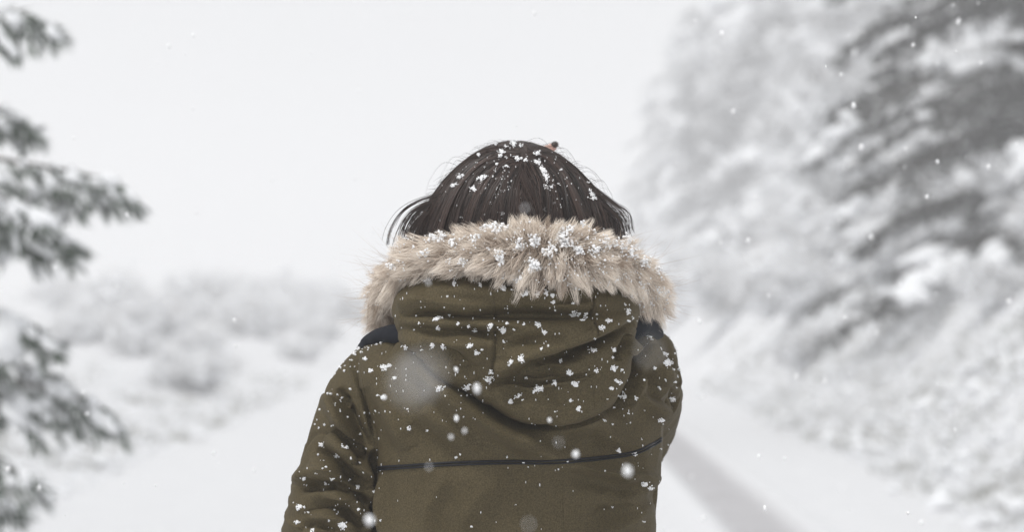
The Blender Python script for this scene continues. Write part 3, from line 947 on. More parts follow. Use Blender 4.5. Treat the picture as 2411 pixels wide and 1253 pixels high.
def make_fur(n_clump=1250, per=44):
    rng = np.random.default_rng(17)
    T, Nn, Bn = frames(FP)
    def sample(n):
        t = rng.uniform(0.02, 0.98, n)
        # more strands where the band faces the camera
        t = 0.5 + (t - 0.5) * (0.75 + 0.5 * np.abs(t - 0.5))
        i = np.clip((t * (NF - 1)).astype(int), 0, NF - 2)
        a = rng.uniform(0, 2 * math.pi, n)
        rad = np.cos(a)[:, None] * Nn[i] + np.sin(a)[:, None] * Bn[i]
        return i, rad, FP[i] + rad * fr[i][:, None] * 0.9
    def direction(i, rad, p, jit):
        px = to_px(p)
        u = (px[:, 0] - 1255) / 330.0                      # away from the middle of the back
        away = np.stack([np.clip(u, -1.25, 1.25), 0.25 * np.abs(u), -0.10 - 0.45 * np.clip(u, 0, 1) - 0.10 * np.clip(-u, 0, 1)], 1)
        centre = np.exp(-(u / 0.35) ** 2)[:, None]
        up = rad[:, 2:3]
        tg = T[i] * np.sign(u)[:, None] * np.clip(np.abs(u) * 3, 0, 1)[:, None]
        rt = np.clip(u - 0.15, 0, 1)[:, None]
        d = rad * (0.42 + 0.5 * centre) + tg * 1.0 * (1 - 0.5 * rt) + rt * np.array([0.3, 0, -0.62]) + centre * np.array([0, 0, 0.65]) * (up > 0.2) + centre * np.array([-0.55, 0, -0.25]) * (up <= 0.2)
        d += rng.normal(size=d.shape) * jit
        return d / np.linalg.norm(d, axis=1, keepdims=True)
    ci, crad, cp = sample(n_clump)
    cd = direction(ci, crad, cp, 0.30)
    cl = rng.uniform(0.019, 0.039, n_clump)
    cdroop = rng.uniform(0.1, 0.5, n_clump)
    n = n_clump * per
    c = np.repeat(np.arange(n_clump), per)
    root = cp[c] + np.cross(crad[c], rng.normal(size=(n, 3))) * 0.0060
    i, rad, _ = ci[c], crad[c], None
    spread = rng.normal(size=(n, 3)) * 0.20
    d = cd[c] + spread; d /= np.linalg.norm(d, axis=1, keepdims=True)
    ln = (cl[c] * rng.uniform(0.6, 1.1, n))[:, None]
    tipc = cp[c] + cd[c] * cl[c][:, None]
    k = 6
    t = np.linspace(0, 1, k)[None, :, None]
    P = root[:, None] + d[:, None] * ln[:, None] * t
    P = P + np.array([0, 0, -1]) * (cdroop[c][:, None, None] * ln[:, None] * t ** 2.2 * 0.6)
    Tc = tipc[:, None] + np.array([0, 0, -1]) * (cdroop[c] * cl[c] * 0.6)[:, None, None]
    clump = (0.82 * t ** 1.2)
    P = P * (1 - clump) + (Tc - (1 - t) * cd[c][:, None] * cl[c][:, None, None]) * clump
    P += np.cumsum(rng.normal(size=(n, k, 3)) * 0.0006, 1)
    side = np.cross(d, rng.normal(size=(n, 3)) + np.array([0, -1.0, 0.6]))[:, None].repeat(k, 1)
    wd = np.array([1.0, 1.0, 0.9, 0.75, 0.5, 0.12])[None] * rng.uniform(0.0004, 0.0008, (n, 1))
    V, F = ribbons(P, wd, side)
    tn = np.clip(rng.normal(0.70, 0.22, n_clump)[c] + rng.normal(0, 0.15, n), 0, 1)
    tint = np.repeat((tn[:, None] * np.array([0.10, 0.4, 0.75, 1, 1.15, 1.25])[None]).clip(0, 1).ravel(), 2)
    return V, F, tint, P
V, F, tn, FUR_P = make_fur()
fa = Acc(); fa.add(V, F, tn)
# long wispy guard hairs
def guard_hairs():
    rng = np.random.default_rng(19)
    n = 520
    T, Nn, Bn = frames(FP)
    t = np.concatenate([rng.uniform(0.10, 0.36, n // 2), rng.uniform(0.62, 0.88, n - n // 2)])
    i = (t * (NF - 1)).astype(int)
    a_ = rng.uniform(0, 2 * math.pi, n)
    rad = np.cos(a_)[:, None] * Nn[i] + np.sin(a_)[:, None] * Bn[i]
    p = FP[i] + rad * fr[i][:, None]
    out = p - np.array([0.015, 3.0, 1.46]); out[:, 1] *= 0.2
    out /= np.linalg.norm(out, axis=1, keepdims=True)
    d = out + rad * 0.35 + rng.normal(size=(n, 3)) * 0.2
    d /= np.linalg.norm(d, axis=1, keepdims=True)
    ln = rng.uniform(0.026, 0.050, (n, 1))
    k = 7; tt = np.linspace(0, 1, k)[None, :, None]
    P = p[:, None] + d[:, None] * ln[:, None] * tt + rng.normal(size=(n, 1, 3)) * 0.012 * tt ** 2
    side = np.cross(d, rng.normal(size=(n, 3)))[:, None].repeat(k, 1)
    return ribbons(P, np.linspace(1, 0.2, k)[None] * np.full((n, 1), 0.00045), side), n
(Vg, Fg), ng = guard_hairs()
fa.add(Vg, Fg, np.repeat(np.random.default_rng(3).uniform(0, .35, ng), 14))
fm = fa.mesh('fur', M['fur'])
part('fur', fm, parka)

# head hair ---------------------------------------------------------
hair_prof = np.array([  # py, left, right, centre depth, half depth
    (331, 1196, 1226, 3.02, .012), (335, 1172, 1252, 3.02, .032), (345, 1142, 1284, 3.02, .055), (365, 1108, 1318, 3.015, .076), (395, 1075, 1352, 3.01, .092), (430, 1042, 1385, 3.005, .102),
    (470, 1012, 1418, 3.0, .108), (510, 990, 1448, 2.995, .110), (550, 976, 1468, 2.99, .108), (600, 985, 1460, 2.985, .10), (660, 1010, 1430, 2.99, .09)], float)
rws = np.linspace(331, 660, 120)
V, F = loft(rws, hair_prof, 140, 2.05)
ctr = np.array([0.0, 3.0, 1.5])
Vb = ctr + (V - ctr) * 0.955
# the parting: a shallow valley below the whorl
ppx = to_px(Vb)
gro = np.exp(-((ppx[:, 0] - 1243) / 20) ** 2) * sstep(380, 420, ppx[:, 1]) * (Vb[:, 1] < 3.0)
Vb[:, 1] += 0.016 * gro
# keep the face side open: push the base back where the face is
hair_base = (Vb, F)
def hair_depth(px, py, r=1.0):
    """point on the hair surface facing the camera"""
    L = np.interp(py, hair_prof[:, 0], hair_prof[:, 1]); R = np.interp(py, hair_prof[:, 0], hair_prof[:, 2])
    YC = np.interp(py, hair_prof[:, 0], hair_prof[:, 3]); HD = np.interp(py, hair_prof[:, 0], hair_prof[:, 4])
    c, hw = (L + R) / 2, (R - L) / 2
    s = np.clip((px - c) / hw, -1.0, 1.0)
    Y = YC - HD * r * np.sqrt(np.clip(1 - s * s, 0.0, 1))
    return np.stack([(px - CX) / FPX * YC, Y, CAMZ + (HY - py) / FPX * YC], -1)

def make_hair():
    rng = np.random.default_rng(29)
    wx, wy = 1232., 386.
    ng_ = 520
    # guide ends
    s = np.clip(rng.uniform(-1.0, 1.0, ng_) + 0.0, -1, 1)
    s = np.sign(s) * np.abs(s) ** 0.85
    per = 56
    g = np.repeat(np.arange(ng_), per); n = len(g)
    gt0 = rng.uniform(-0.15, 0.5, ng_)
    ss = np.clip(s[g] + rng.normal(size=n) * 0.020, -1.02, 1.02)
    ys = wy + rng.normal(size=n) * 5 + 0
    A_ = np.abs(ss)
    k = 14
    t = np.linspace(0, 1, k)[None]
    p0 = np.stack([wx + ss * 12, ys - 26 * A_ + 6], -1)
    p1 = np.stack([wx + ss * 125, wy - 62 * A_ ** 1.2 + 45 * (1 - A_)], -1)
    p2 = np.stack([wx - 12 * (1 - A_) + ss * np.where(ss > 0, 200, 222), wy + 44 + 40 * (1 - A_) ** 1.5 - 8 * A_], -1)
    p3 = np.stack([wx - 6 + ss * np.where(ss > 0, 240, 262), 585 + 0 * ss], -1)
    t0 = np.clip(gt0[g] + rng.normal(size=n) * 0.05, 0, 0.6)[:, None]
    u = t0 + (1 - t0) * t
    U = u[..., None]
    Q = (1 - U) ** 3 * p0[:, None] + 3 * (1 - U) ** 2 * U * p1[:, None] + 3 * (1 - U) * U ** 2 * p2[:, None] + U ** 3 * p3[:, None]
    # stay inside the outline
    gph = rng.uniform(0, 6.28, ng_)[g][:, None]; gam = rng.normal(0, 9.0, ng_)[g][:, None]
    Q[..., 0] += gam * np.sin(u * 6 + gph) * u + rng.normal(size=(n, 1)) * 2.0 * u
    Q[..., 1] += rng.normal(size=(n, 1)) * 2
    L = np.interp(Q[..., 1], hair_prof[:, 0], hair_prof[:, 1]); R = np.interp(Q[..., 1], hair_prof[:, 0], hair_prof[:, 2])
    j = (rng.normal(size=(n, 1)) * 2.5 + rng.normal(0, 5, ng_)[g][:, None]) * u
    Q[..., 0] = np.clip(Q[..., 0], L + j + 1, R + j - 1)
    lift = rng.normal(0, 1, ng_)[g][:, None] * 0.055 * (0.4 + u)
    r = 0.965 + lift * 0.6 + rng.normal(size=(n, 1)) * 0.012
    P = hair_depth(Q[..., 0].ravel(), Q[..., 1].ravel(), np.broadcast_to(r, Q[..., 0].shape).ravel()).reshape(n, k, 3)
    # valley of the parting
    P[..., 1] += 0.014 * np.exp(-((Q[..., 0] - 1243) / 16) ** 2) * sstep(385, 430, Q[..., 1])
    T = np.gradient(P, axis=1)
    nrm = P - np.array([0, 3.0, 1.48]); nrm[..., 2] *= 0.5
    nrm += rng.normal(size=(n, 1, 3)) * 0.05
    side = np.cross(T, nrm)
    wd = np.full((n, k), 0.0006) * np.linspace(1, 0.6, k)[None] * rng.uniform(0.7, 1.3, (n, 1))
    V1, F1 = ribbons(P, wd, side)
    tn = np.clip(rng.normal(0.36, 0.24, ng_)[g] + rng.normal(0, 0.18, n), 0, 1)
    a = Acc(); a.add(V1, F1, np.repeat(tn, k * 2))
    # strands combed from the whorl over the top and down the front and sides
    n2 = 9000
    az = rng.uniform(0, 2 * math.pi, n2)
    zf = np.linspace(0, 1, k)[None]
    front = np.clip(np.sin(az), 0, 1)
    py0 = 331 + rng.uniform(0, 30, n2); py1 = np.where(front > 0.25, 400 + 90 * (1 - front), 585)
    py = py0[:, None] + (py1 - py0)[:, None] * zf
    Lx = np.interp(py, hair_prof[:, 0], hair_prof[:, 1]); Rx = np.interp(py, hair_prof[:, 0], hair_prof[:, 2]); YC = np.interp(py, hair_prof[:, 0], hair_prof[:, 3]); HD = np.interp(py, hair_prof[:, 0], hair_prof[:, 4])
    rr = (0.96 + rng.normal(size=(n2, 1)) * 0.015)
    azz = az[:, None] + 0.15 * np.sin(zf * 3 + az[:, None] * 5)
    X = ((Lx + Rx) / 2 - CX) / FPX * YC + (Rx - Lx) / 2 / FPX * YC * np.cos(azz) * rr
    Y = YC + HD * np.sin(azz) * rr
    Z = CAMZ + (HY - py) / FPX * YC
    P2 = np.stack([X, Y, Z], -1)
    keep = (np.sin(az) > -0.25) | (rng.uniform(size=n2) < 0.15)
    P2 = P2[keep]
    T2 = np.gradient(P2, axis=1); nr = P2 - np.array([0, 3.0, 1.48])
    V2, F2 = ribbons(P2, np.full(P2.shape[:2], 0.0008), np.cross(T2, nr))
    a.add(V2, F2, np.repeat(np.clip(rng.normal(0.4, 0.25, len(P2)), 0, 1), k * 2))
    # flyaways: hand-placed locks and loose random hairs
    def lock(pts, Y, n, w, spread, seed):
        r_ = np.random.default_rng(seed)
        base = catmull(pts, 16)
        off = r_.normal(size=(n, 1, 2)) * spread * (0.3 + np.linspace(0, 1, 16)[None, :, None] * r_.uniform(0.3, 1.2, (n, 1, 1)))
        q = base[None] + off
        Yv = Y + r_.normal(size=(n, 1)) * 0.012 + np.zeros((n, 16))
        P = np.stack([(q[..., 0] - CX) / FPX * Yv, Yv, CAMZ + (HY - q[..., 1]) / FPX * Yv], -1)
        T = np.gradient(P, axis=1)
        V, F = ribbons(P, np.full((n, 16), w) * np.linspace(1, .5, 16)[None], np.cross(T, np.array([0.1, -1, 0.1])))
        a.add(V, F, np.repeat(r_.uniform(0.0, 0.5, n), 32))
    lock([(1040, 455), (985, 473), (945, 500), (920, 540), (912, 575)], 2.96, 14, .0006, 4, 1)
    lock([(1030, 468), (980, 490), (952, 520), (935, 560)], 2.96, 16, .0006, 8, 2)
    lock([(1010, 480), (975, 505), (955, 540), (948, 580)], 2.96, 34, .0007, 9, 3)
    lock([(1005, 500), (985, 520), (968, 550), (960, 585)], 2.95, 60, .0007, 8, 4)
    lock([(1395, 450), (1440, 480), (1470, 510), (1482, 545)], 2.96, 14, .0007, 7, 5)
    lock([(1400, 440), (1450, 478), (1480, 500), (1488, 540)], 2.96, 12, .0006, 5, 6)
    lock([(1420, 480), (1455, 510), (1468, 540), (1470, 570)], 2.95, 40, .0007, 8, 7)
    for q in range(16):
        r_ = np.random.default_rng(100 + q)
        x0 = r_.uniform(1030, 1420); y0 = np.interp(x0, [1030, 1075, 1140, 1210, 1290, 1350, 1420], [460, 400, 350, 335, 350, 395, 465])
        sgn = -1 if x0 < 1215 else 1
        L_ = r_.uniform(20, 85); up = r_.uniform(4, 26)
        lock([(x0 - sgn * 30, y0 + 6), (x0 + sgn * L_ * .35, y0 - up * .8), (x0 + sgn * L_ * .8, y0 - up * .1 + L_ * .25), (x0 + sgn * L_, y0 + L_ * .75)], 2.98, 2, .00018, 1.5, 200 + q)
    r_ = np.random.default_rng(77)
    n3 = 700
    x0 = r_.uniform(985, 1465, n3); yy = np.interp(x0, [985, 1010, 1042, 1075, 1108, 1142, 1210, 1284, 1318, 1352, 1385, 1418, 1465], [515, 470, 430, 395, 365, 345, 331, 345, 365, 395, 430, 470, 530]) + r_.uniform(2, 24, n3)
    root = hair_depth(x0, yy, 0.99)
    sg = np.sign(x0 - 1215)
    d_ = np.stack([sg * r_.uniform(0.3, 1, n3), r_.normal(size=n3) * 0.4 - 0.3, r_.uniform(-0.8, 0.7, n3)], 1); d_ /= np.linalg.norm(d_, axis=1, keepdims=True)
    l_ = r_.uniform(0.006, 0.022, (n3, 1)); t_ = np.linspace(0, 1, 6)[None, :, None]
    P3 = root[:, None] + d_[:, None] * l_[:, None] * t_ + np.array([0, 0, -0.5]) * l_[:, None] * t_ ** 2
    T3 = np.gradient(P3, axis=1)
    V3, F3_ = ribbons(P3, np.full((n3, 6), 0.00016), np.cross(T3, np.array([0.1, -1, 0.1])))
    a.add(V3, F3_, np.repeat(r_.uniform(0.2, 0.8, n3), 12))
    return a
ha = make_hair()
hv, hf = hair_base
ha_mesh = ha.mesh('hair', M['hair'])
hair = part('hair', ha_mesh)
# hair mass under the strands (not over the face)
fc = hv[hf].mean(1)
keep = ~((fc[:, 1] > 3.05) & (fc[:, 2] < 1.585))
part('hair_mass', mesh_np('hair_mass', hv, hf[keep], M['scalp']), hair)

# body: one continuous remeshed figure -------------------------------
def body():
    a = Acc()
    def limb(pts, rad, n=24, seg=20):
        P = catmull(pts, n)
        r = np.interp(np.linspace(0, 1, n), np.linspace(0, 1, len(rad)), rad)
        V, Fs = tube(P, r, seg); a.add(V, Fs)
        for q, rr in ((P[0], r[0]), (P[-1], r[-1])):
            v, f = ICO2; a.add(v * rr * 0.99 + q, f)
    def ell(c, s, sub=3):
        v, f = ico(sub); a.add(v * np.array(s) + np.array(c), f)
    # head, tipped a little upward; face looks along +Y
    ell((0.003, 3.0, 1.545), (.072, .088, .090)); ell((0.003, 3.035, 1.495), (.056, .062, .066)); ell((0.003, 3.070, 1.465), (.030, .024, .024))
    limb([(0.003, 3.092, 1.545), (0.003, 3.105, 1.520), (0.003, 3.112, 1.503)], [.007, .009, .011], 8, 12)      # nose
    ell((-0.009, 3.100, 1.499), (.007, .008, .006), 2); ell((0.015, 3.100, 1.499), (.007, .008, .006), 2)
    for s in (-1, 1):
        ell((0.003 + s * .031, 3.074, 1.540), (.013, .010, .010), 2)       # lids
        ell((0.003 + s * .034, 3.068, 1.556), (.020, .012, .006), 2)       # brow
        ell((0.003 + s * .036, 3.066, 1.515), (.018, .016, .016), 2)       # cheek
        ell((0.003 + s * .075, 2.995, 1.525), (.008, .018, .030), 2)       # ear
    ell((0.003, 3.092, 1.484), (.020, .008, .0045), 2); ell((0.003, 3.090, 1.476), (.017, .008, .0050), 2)    # lips
    limb([(0.003, 2.99, 1.50), (0.003, 2.995, 1.42), (0.003, 3.0, 1.36)], [.052, .050, .062])
    limb([(-0.13, 3.0, 1.345), (0, 3.0, 1.36), (0.135, 3.0, 1.345)], [.045, .06, .045])
    ell((0, 3.0, 1.22), (.130, .085, .17)); ell((0, 3.0, 1.02), (.118, .080, .16)); ell((0, 3.0, .88), (.145, .095, .12))
    for s in (-1, 1):
        limb([(s * .080, 3.0, .86), (s * .088, 3.01, .48), (s * .092, 3.0, .10)], [.078, .052, .036])
        limb([(s * .092, 2.99, .05), (s * .098, 3.10, .035)], [.034, .028], 10)
    limb(SL[1:], [.044, .042, .039, .036, .034, .032, .030, .026], 40)
    limb(SR[1:], [.050, .048, .044, .042, .038, .036, .032, .027], 40)
    # left hand in the front pocket
    ell((-.125, 3.255, .985), (.034, .030, .040), 3)
    for q in range(4):
        limb([(-.13 + q * .012, 3.262 - q * .012, .965), (-.112 + q * .010, 3.255 - q * .012, .925), (-.100 + q * .010, 3.240 - q * .012, .900 + .004 * abs(q - 1))], [.0085, .008, .0065], 10, 10)
    limb([(-.150, 3.245, .99), (-.160, 3.228, .955), (-.150, 3.222, .925)], [.011, .010, .008], 10, 10)
    # right hand raised in front of the face
    v, f = ico(3)
    a.add(v * np.array([.017, .042, .046]) + np.array([.004, 3.262, 1.532]), f)
    limb([(.020, 3.27, 1.478), (.010, 3.265, 1.515)], [.026, .028], 8)
    tip = W(1302, 346, 3.285)
    fingers = [
        [(.000, 3.288, 1.566), (.006, 3.288, 1.612), (.026, 3.287, 1.638), tuple(tip)],
        [(.000, 3.268, 1.570), (.004, 3.266, 1.612), (.026, 3.265, 1.628), (.048, 3.264, 1.622)],
        [(.000, 3.247, 1.566), (.006, 3.244, 1.604), (.028, 3.243, 1.614), (.046, 3.243, 1.604)],
        [(.002, 3.228, 1.556), (.010, 3.224, 1.586), (.028, 3.224, 1.592), (.042, 3.225, 1.582)],
    ]
    for fp, r0 in zip(fingers, (.0086, .0088, .0082, .0072)):
        limb(fp, [r0 * 1.1, r0, r0 * .95, r0 * .80], 26, 14)
    limb([(.012, 3.296, 1.505), (.030, 3.312, 1.535), (.044, 3.306, 1.562), (.050, 3.300, 1.580)], [.013, .011, .0098, .008], 20, 14)
    me = a.mesh('body_raw', M['skin'])
    tmp = link('body_raw', me)
    m = tmp.modifiers.new('r', 'REMESH'); m.mode = 'VOXEL'; m.voxel_size = 0.0034
    s_ = tmp.modifiers.new('s', 'SMOOTH'); s_.iterations = 5; s_.factor = 0.6
    dg = bpy.context.evaluated_depsgraph_get()
    out = bpy.data.meshes.new_from_object(tmp.evaluated_get(dg))
    bpy.data.objects.remove(tmp)
    out.polygons.foreach_set('use_smooth', np.full(len(out.polygons), True))
    out.materials.clear(); out.materials.append(M['skin'])
    b = part('body', out)
    # dark varnished nails on the raised hand
    for fp in fingers:
        p1, p2 = np.array(fp[-2]), np.array(fp[-1])
        d = (p2 - p1) / np.linalg.norm(p2 - p1)
        up_ = np.cross(np.array([0, 1, 0]), d); up_ *= np.sign(up_[2] + 1e-9)
        v, f = ico(3)
        R_ = np.stack([d, np.array([0, 1.0, 0]), up_], 1)
        v = v * np.array([.0060, .0070, .0050])
        v = v @ R_.T + p2 + d * .0030 + up_ * .0014
        part('fingernail', mesh_np('fingernail', v, f, M['nail']), b)
    # eyes
    return b
bd = body()

# trousers and boots under the parka
for s in (-1, 1):
    P = catmull([(s * .082, 3.0, .90), (s * .088, 3.01, .50), (s * .094, 3.0, .16)], 60)
    V, Fs = tube(P, np.interp(np.linspace(0, 1, 60), [0, .5, 1], [.095, .068, .060]), 40, cap=False)
    V = V + (0.006 * fbm(V, 12, 3, 4))[:, None] * 0.5
    part('trouser_leg', mesh_np('trouser_leg', V, Fs, M['denim']))
    a = Acc()
    V, Fs = tube(catmull([(s * .094, 2.995, .30), (s * .095, 2.99, .16), (s * .096, 2.99, .045)], 20), np.linspace(.056, .050, 20), 24); a.add(V, Fs)
    V, Fs = tube(catmull([(s * .096, 2.965, .045), (s * .097, 3.06, .050), (s * .100, 3.155, .038)], 20), [.047 - .012 * (q / 19) for q in range(20)], 24); V[:, 2] = np.maximum(V[:, 2], 0.012); a.add(V, Fs)
    part('boot', a.mesh('boot', M['leather']))

# ------------------------------------------------------------------ snow on the person
def grains_at(spots, bvh, rng, gr=(0.0007, 0.0018), dens=1.0, lift=0.5):
    gr = (gr[0] * 0.52, gr[1] * 0.60); dens *= 1.7
    pos, scl = [], []
    for x, y, r in spots:
        if r > 3: r *= rng.uniform(0.65, 1.25)
        n = max(1, int(0.20 * r * r * dens)) if r > 3 else 1
        n = min(n, 150)
        # each clump is a few ragged arms
        arms = rng.normal(size=(4, 2)) * r * 0.45
        for _ in range(n):
            a_ = arms[rng.integers(4)]
            qx, qy = x + a_[0] * rng.uniform(0, 1) + rng.normal() * r * 0.22, y + a_[1] * rng.uniform(0, 1) * 0.8 + rng.normal() * r * 0.20
            p, nn = shoot(qx, qy, bvh)
            if p is None: continue
            s = rng.uniform(*gr) * (1.0 if r > 3 else 1.25)
            pos.append(p + nn * s * lift); scl.append(s * (np.array([1, 1, 1.15]) if r > 3 else np.array([0.6, 0.6, 1.5])) * rng.uniform(0.7, 1.3, 3))
    return np.array(pos), np.array(scl)

rng = np.random.default_rng(41)
coat_spots = [(1030, 752, 15), (1032, 773, 10), (1103, 768, 8), (1118, 778, 7), (1156, 768, 9), (1186, 777, 11), (1194, 762, 8), (1016, 813, 10), (1043, 817, 11), (1122, 832, 15), (1105, 815, 8), (1204, 852, 14), (1228, 846, 11),
    (1156, 877, 8), (1151, 894, 12), (1100, 916, 11), (908, 863, 11), (873, 872, 9), (1036, 916, 10), (955, 817, 7), (860, 846, 8), (930, 890, 7), (902, 936, 8), (963, 1009, 7), (756, 1047, 9), (816, 1053, 5), (793, 1075, 6),
    (716, 1128, 9), (767, 1141, 7), (783, 1128, 6), (842, 1148, 8), (707, 1194, 9), (807, 1239, 14), (846, 1199, 6), (802, 866, 7), (824, 828, 9), (844, 819, 9), (835, 832, 8), (1200, 947, 8), (1226, 932, 8), (1351, 742, 10),
    (1380, 740, 8), (1302, 713, 7), (1267, 764, 10), (1282, 782, 9), (1417, 771, 10), (1433, 757, 9), (1399, 826, 9), (1446, 826, 9), (1444, 866, 10), (1340, 879, 12), (1404, 874, 8), (1305, 901, 9), (1355, 904, 10), (1457, 899, 8),
    (1441, 914, 7), (1466, 936, 9), (1497, 938, 9), (1344, 945, 7), (1360, 964, 7), (1572, 855, 13), (1568, 835, 8), (1585, 943, 9), (1558, 989, 9), (1541, 866, 6), (1519, 1141, 11), (1532, 1150, 8), (1494, 1069, 8), (1554, 916, 5),
    (1598, 837, 7), (1560, 779, 10), (1550, 770, 9), (1459, 1062, 6), (1520, 750, 9), (1478, 735, 8), (1480, 755, 7), (1240, 690, 10), (1265, 692, 12), (1285, 690, 12), (1300, 695, 9), (1130, 672, 9), (1185, 680, 9), (1070, 668, 9), (905, 773, 6), (890, 778, 6), (915, 780, 7), (876, 783, 5),
    (1271, 915, 12), (1260, 920, 8), (1600, 870, 6), (1590, 900, 6), (1232, 1088, 6), (1335, 1087, 5), (1075, 1080, 5), (700, 1230, 7), (735, 1250, 8), (775, 1226, 5), (1186, 805, 6), (1235, 765, 5), (1210, 775, 4), (1080, 762, 5), (980, 745, 4), (1374, 755, 5), (1320, 850, 6), (1290, 815, 6), (1275, 822, 4)]
spk = []
for _ in range(650):
    x = rng.uniform(690, 1605); y = rng.uniform(670, 1253)
    # thinner low on the back
    if y > 1000 and 900 < x < 1500 and rng.uniform() < 0.72: continue
    if y > 1120 and 900 < x < 1480 and rng.uniform() < 0.6: continue
    spk.append((x, y, rng.choice([1, 1, 2, 3, 3.6, 4.5])))
p1, s1 = grains_at(coat_spots, COAT_BVH, rng, (0.0008, 0.0019), 1.25)
p2, s2 = grains_at(spk, COAT_BVH, rng, (0.0007, 0.0015), 1.0)
V, F = blobs(np.vstack([p1, p2]), np.vstack([s1, s2]), rng, ICO1, 0.28)
# snow caught on the tops of the shoulders and sleeves, where the camera sees little of it
tops_p, tops_s = [], []
for _ in range(700):
    c_ = rng.uniform(-0.24, 0.22), rng.uniform(2.93, 3.12)
    o_ = Vector((c_[0] + rng.normal() * .004, c_[1], 1.7))
    h = COAT_BVH.ray_cast(o_, Vector((0, 0, -1)))
    if h[0] is not None and h[0].z > 1.2:
        s = rng.uniform(.0008, .0022)
        tops_p.append(np.array(h[0]) + [0, 0, s * .4]); tops_s.append([s, s, s * .8])
Vt, Ft = blobs(np.array(tops_p), np.array(tops_s), rng, ICO1, 0.25)
a = Acc(); a.add(V, F); a.add(Vt, Ft)
tag(link('snow_crumbs', a.mesh('snow_on_coat', M['flake'])), 'crumbs of snow stuck to the olive cloth of the parka', 'snow', kind='stuff')

# on the hair
HAIR_BVH = BVHTree.FromPolygons([tuple(p) for p in (ctr + (hv - ctr) * 1.062)], hf.tolist())
hair_spots = [(1209, 338, 12), (1225, 342, 8), (1181, 356, 11), (1178, 366, 7), (1127, 366, 10), (1265, 360, 11), (1219, 374, 8), (1228, 372, 7), (1241, 378, 10), (1263, 382, 13), (1250, 386, 9), (1253, 408, 14), (1277, 404, 14), (1270, 398, 13), (1285, 414, 11), (1258, 418, 8), (1081, 416, 11),
    (1090, 412, 8), (1065, 438, 9), (1075, 434, 7), (1115, 444, 10), (1133, 420, 9), (1142, 415, 6), (1289, 444, 9), (1285, 438, 8), (1298, 440, 6), (1393, 456, 11), (1397, 466, 8), (1388, 448, 7), (1183, 503, 7), (1200, 505, 4), (1281, 497, 8), (1290, 502, 7), (1168, 385, 6), (1194, 392, 5),
    (1168, 340, 7), (1190, 344, 6), (1160, 415, 4), (1205, 425, 4), (1236, 515, 8), (1262, 515, 7), (1320, 400, 4), (1385, 430, 4)]
hs_ = [(x, y, rng.choice([1, 2, 3, 3.6])) for x, y in zip(rng.normal(1230, 95, 230), rng.normal(425, 60, 230)) if y < 540]
p1, s1 = grains_at(hair_spots, HAIR_BVH, rng, (0.0007, 0.0017), 1.3, 0.2)
p2, s2 = grains_at(hs_, HAIR_BVH, rng, (0.0006, 0.0012), 1.0, 0.2)
V, F = blobs(np.vstack([p1, p2]), np.vstack([s1, s2]), rng, ICO1, 0.28)
a = Acc(); a.add(V, F)
tag(link('snow_crumbs', a.mesh('snow_on_hair', M['flake'])), 'crumbs of snow caught in the dark brown hair', 'snow', kind='stuff')

# in the fur: grains hang on strands facing the camera
tips = FUR_P[:, 3]; tp = to_px(tips)
okm = (tips[:, 1] < 2.95) | (tips[:, 2] > FP[:, 2].max() - 0.06)
cand = np.where(okm)[0]
# nearest to camera per small pixel cell
cell = (tp[cand] // 5).astype(int); key = cell[:, 0] * 4000 + cell[:, 1]
order = np.lexsort((tips[cand][:, 1], key)); cs = cand[order]; ks = key[order]
first = np.concatenate([[True], ks[1:] != ks[:-1]])
front = cs[first]; fpx = tp[front]
fur_spots = [(1030, 557, 15), (1018, 562, 9), (1067, 575, 9), (1223, 577, 15), (1259, 573, 13), (1331, 571, 16), (1320, 560, 10), (1253, 627, 17), (1262, 632, 12), (1175, 603, 10), (1087, 619, 9), (1341, 543, 11), (1170, 538, 12), (1190, 536, 9), (1145, 538, 8), (995, 603, 10), (920, 630, 9), (1005, 668, 8),
    (1290, 600, 12), (1300, 585, 12), (1365, 590, 11), (1385, 525, 9), (1370, 530, 10), (1400, 540, 9), (1440, 575, 14), (1470, 580, 12), (1490, 600, 13), (1510, 560, 12), (1530, 580, 10), (1520, 620, 12), (1545, 640, 10), (1300, 520, 7), (1240, 525, 6), (1180, 620, 8), (1220, 660, 9), (1120, 560, 8), (1560, 690, 10), (1480, 560, 12), (1410, 590, 9)]
P_, S_ = [], []
for x, y, r in fur_spots:
    d = np.hypot(fpx[:, 0] - x, (fpx[:, 1] - y) * 1.25)
    near = front[d < r]
    for i in near:
        for _ in range(3):
            s = rng.uniform(.0008, .0021)
            P_.append(tips[i] + rng.normal(size=3) * .0016 + [0, -.001, 0.0015]); S_.append([s, s, s])
w = 0.05 + 0.24 * np.clip((fpx[:, 0] - 1250) / 300, 0, 1) + 0.06 * (fpx[:, 1] < 575)
for i in front[rng.uniform(size=len(front)) < w]:
    for _ in range(rng.integers(1, 4)):
        s = rng.uniform(.0006, .0014)
        P_.append(tips[i] + rng.normal(size=3) * .0015 + [0, -.001, 0.001]); S_.append([s, s, s])
V, F = blobs(np.array(P_), np.array(S_), rng, ICO1, 0.28)
a = Acc(); a.add(V, F)
tag(link('snow_crumbs', a.mesh('snow_on_fur', M['flake'])), 'crumbs and powder of snow caught in the beige fur trim', 'snow', kind='stuff')

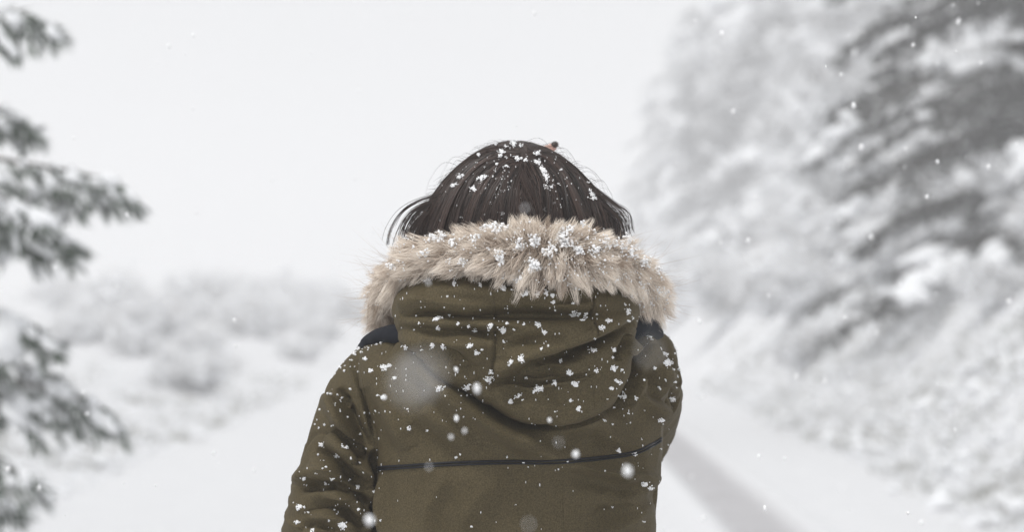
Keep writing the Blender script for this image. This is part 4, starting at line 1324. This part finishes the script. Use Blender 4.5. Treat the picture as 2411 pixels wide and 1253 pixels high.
# ------------------------------------------------------------------ falling snow
def falling():
    rng = np.random.default_rng(51)
    n = 26000
    X = rng.uniform(-4.5, 4.5, n); Y = 1.3 + 13 * rng.uniform(0, 1, n); Z = rng.uniform(0.05, 5.0, n)
    keep = ~((np.abs(X) < 0.35) & (np.abs(Y - 3.02) < 0.3) & (Z < 1.75))
    P = np.stack([X, Y, Z], 1)[keep]
    s = (.0014 * rng.lognormal(0, 0.42, len(P)))[:, None] * np.array([0.8, 0.8, 1.25]) * rng.uniform(.7, 1.3, (len(P), 3))
    # the larger flakes that stand out, near the lens and beyond it
    big = [(1123, 915, 1.95, .0032), (1477, 1109, 1.80, .0036), (1355, 1070, 2.05, .0028), (870, 1225, 1.80, .0036), (1075, 985, 2.25, .0024), (1074, 870, 2.3, .0022), (970, 900, .62, .0024), (1000, 880, .62, .0018), (1315, 1042, 1.5, .0010), (1245, 1236, 1.3, .0011),
           (1530, 830, .85, .0014), (1010, 1100, 1.7, .0012), (1236, 490, 1.6, .0012), (1094, 1015, 2.0, .0016), (1062, 1030, 2.0, .0016), (905, 936, 2.3, .0022), (1294, 990, 2.2, .0018),
           (1700, 80, 4.0, .0055), (1637, 48, 4.0, .0035), (1727, 262, 4.2, .0045), (1781, 465, 4.2, .0050), (1762, 567, 4.2, .0052), (2028, 346, 4.0, .0060), (2010, 248, 3.8, .0050), (2207, 380, 3.8, .0040), (2182, 464, 3.8, .0042), (2258, 48, 4.5, .0055), (2393, 338, 4.2, .0050), (2328, 392, 3.8, .0050),
           (2051, 558, 4.6, .0052), (1948, 540, 4.2, .0035), (2132, 350, 4.4, .0042), (1876, 887, 4.6, .0055), (1943, 897, 4.4, .0045), (1655, 936, 4.2, .0040), (1990, 748, 4.0, .0038), (2375, 710, 4.4, .0055), (1657, 1222, 4.6, .0065), (2170, 1232, 4.2, .0055), (2150, 105, 3.8, .0035), (1980, 175, 3.8, .0035), (2255, 52, 4.2, .004),
           (130, 632, 3.9, .0042), (205, 975, 4.4, .0042), (196, 925, 4.4, .0045), (92, 1150, 4.3, .0048), (20, 1105, 4.0, .0050), (553, 755, 3.8, .0040), (555, 815, 3.8, .0035), (503, 1068, 3.9, .0040), (456, 82, 3.9, .0045), (454, 254, 4.1, .0042), (732, 122, 4.2, .0035), (462, 500, 4.2, .0038), (835, 420, 4.3, .0042), (845, 213, 4.3, .0035), (368, 148, 4.2, .0035), (880, 545, 4.3, .0035), (598, 1108, 4.2, .004), (1258, 30, 4, .0045), (300, 505, 4.2, .0035), (175, 325, 4, .0035)]
    bp_ = np.array([W(x, y, Y) for x, y, Y, _ in big]); bs = np.array([[r * .85, r * .85, r * 1.15] for r in [(q[3] * 0.78 if q[2] > 3 else q[3]) for q in big]])
    V, F = blobs(P, s, rng, ICO1, 0.25)
    V2, F2 = blobs(bp_, bs, rng, ICO2, 0.16)
    a = Acc(); a.add(V, F); a.add(V2, F2)
    tag(link('falling_snow', a.mesh('falling_snow', M['flake'])), 'snowflakes falling through the air around the person', 'snow', kind='stuff')
falling()
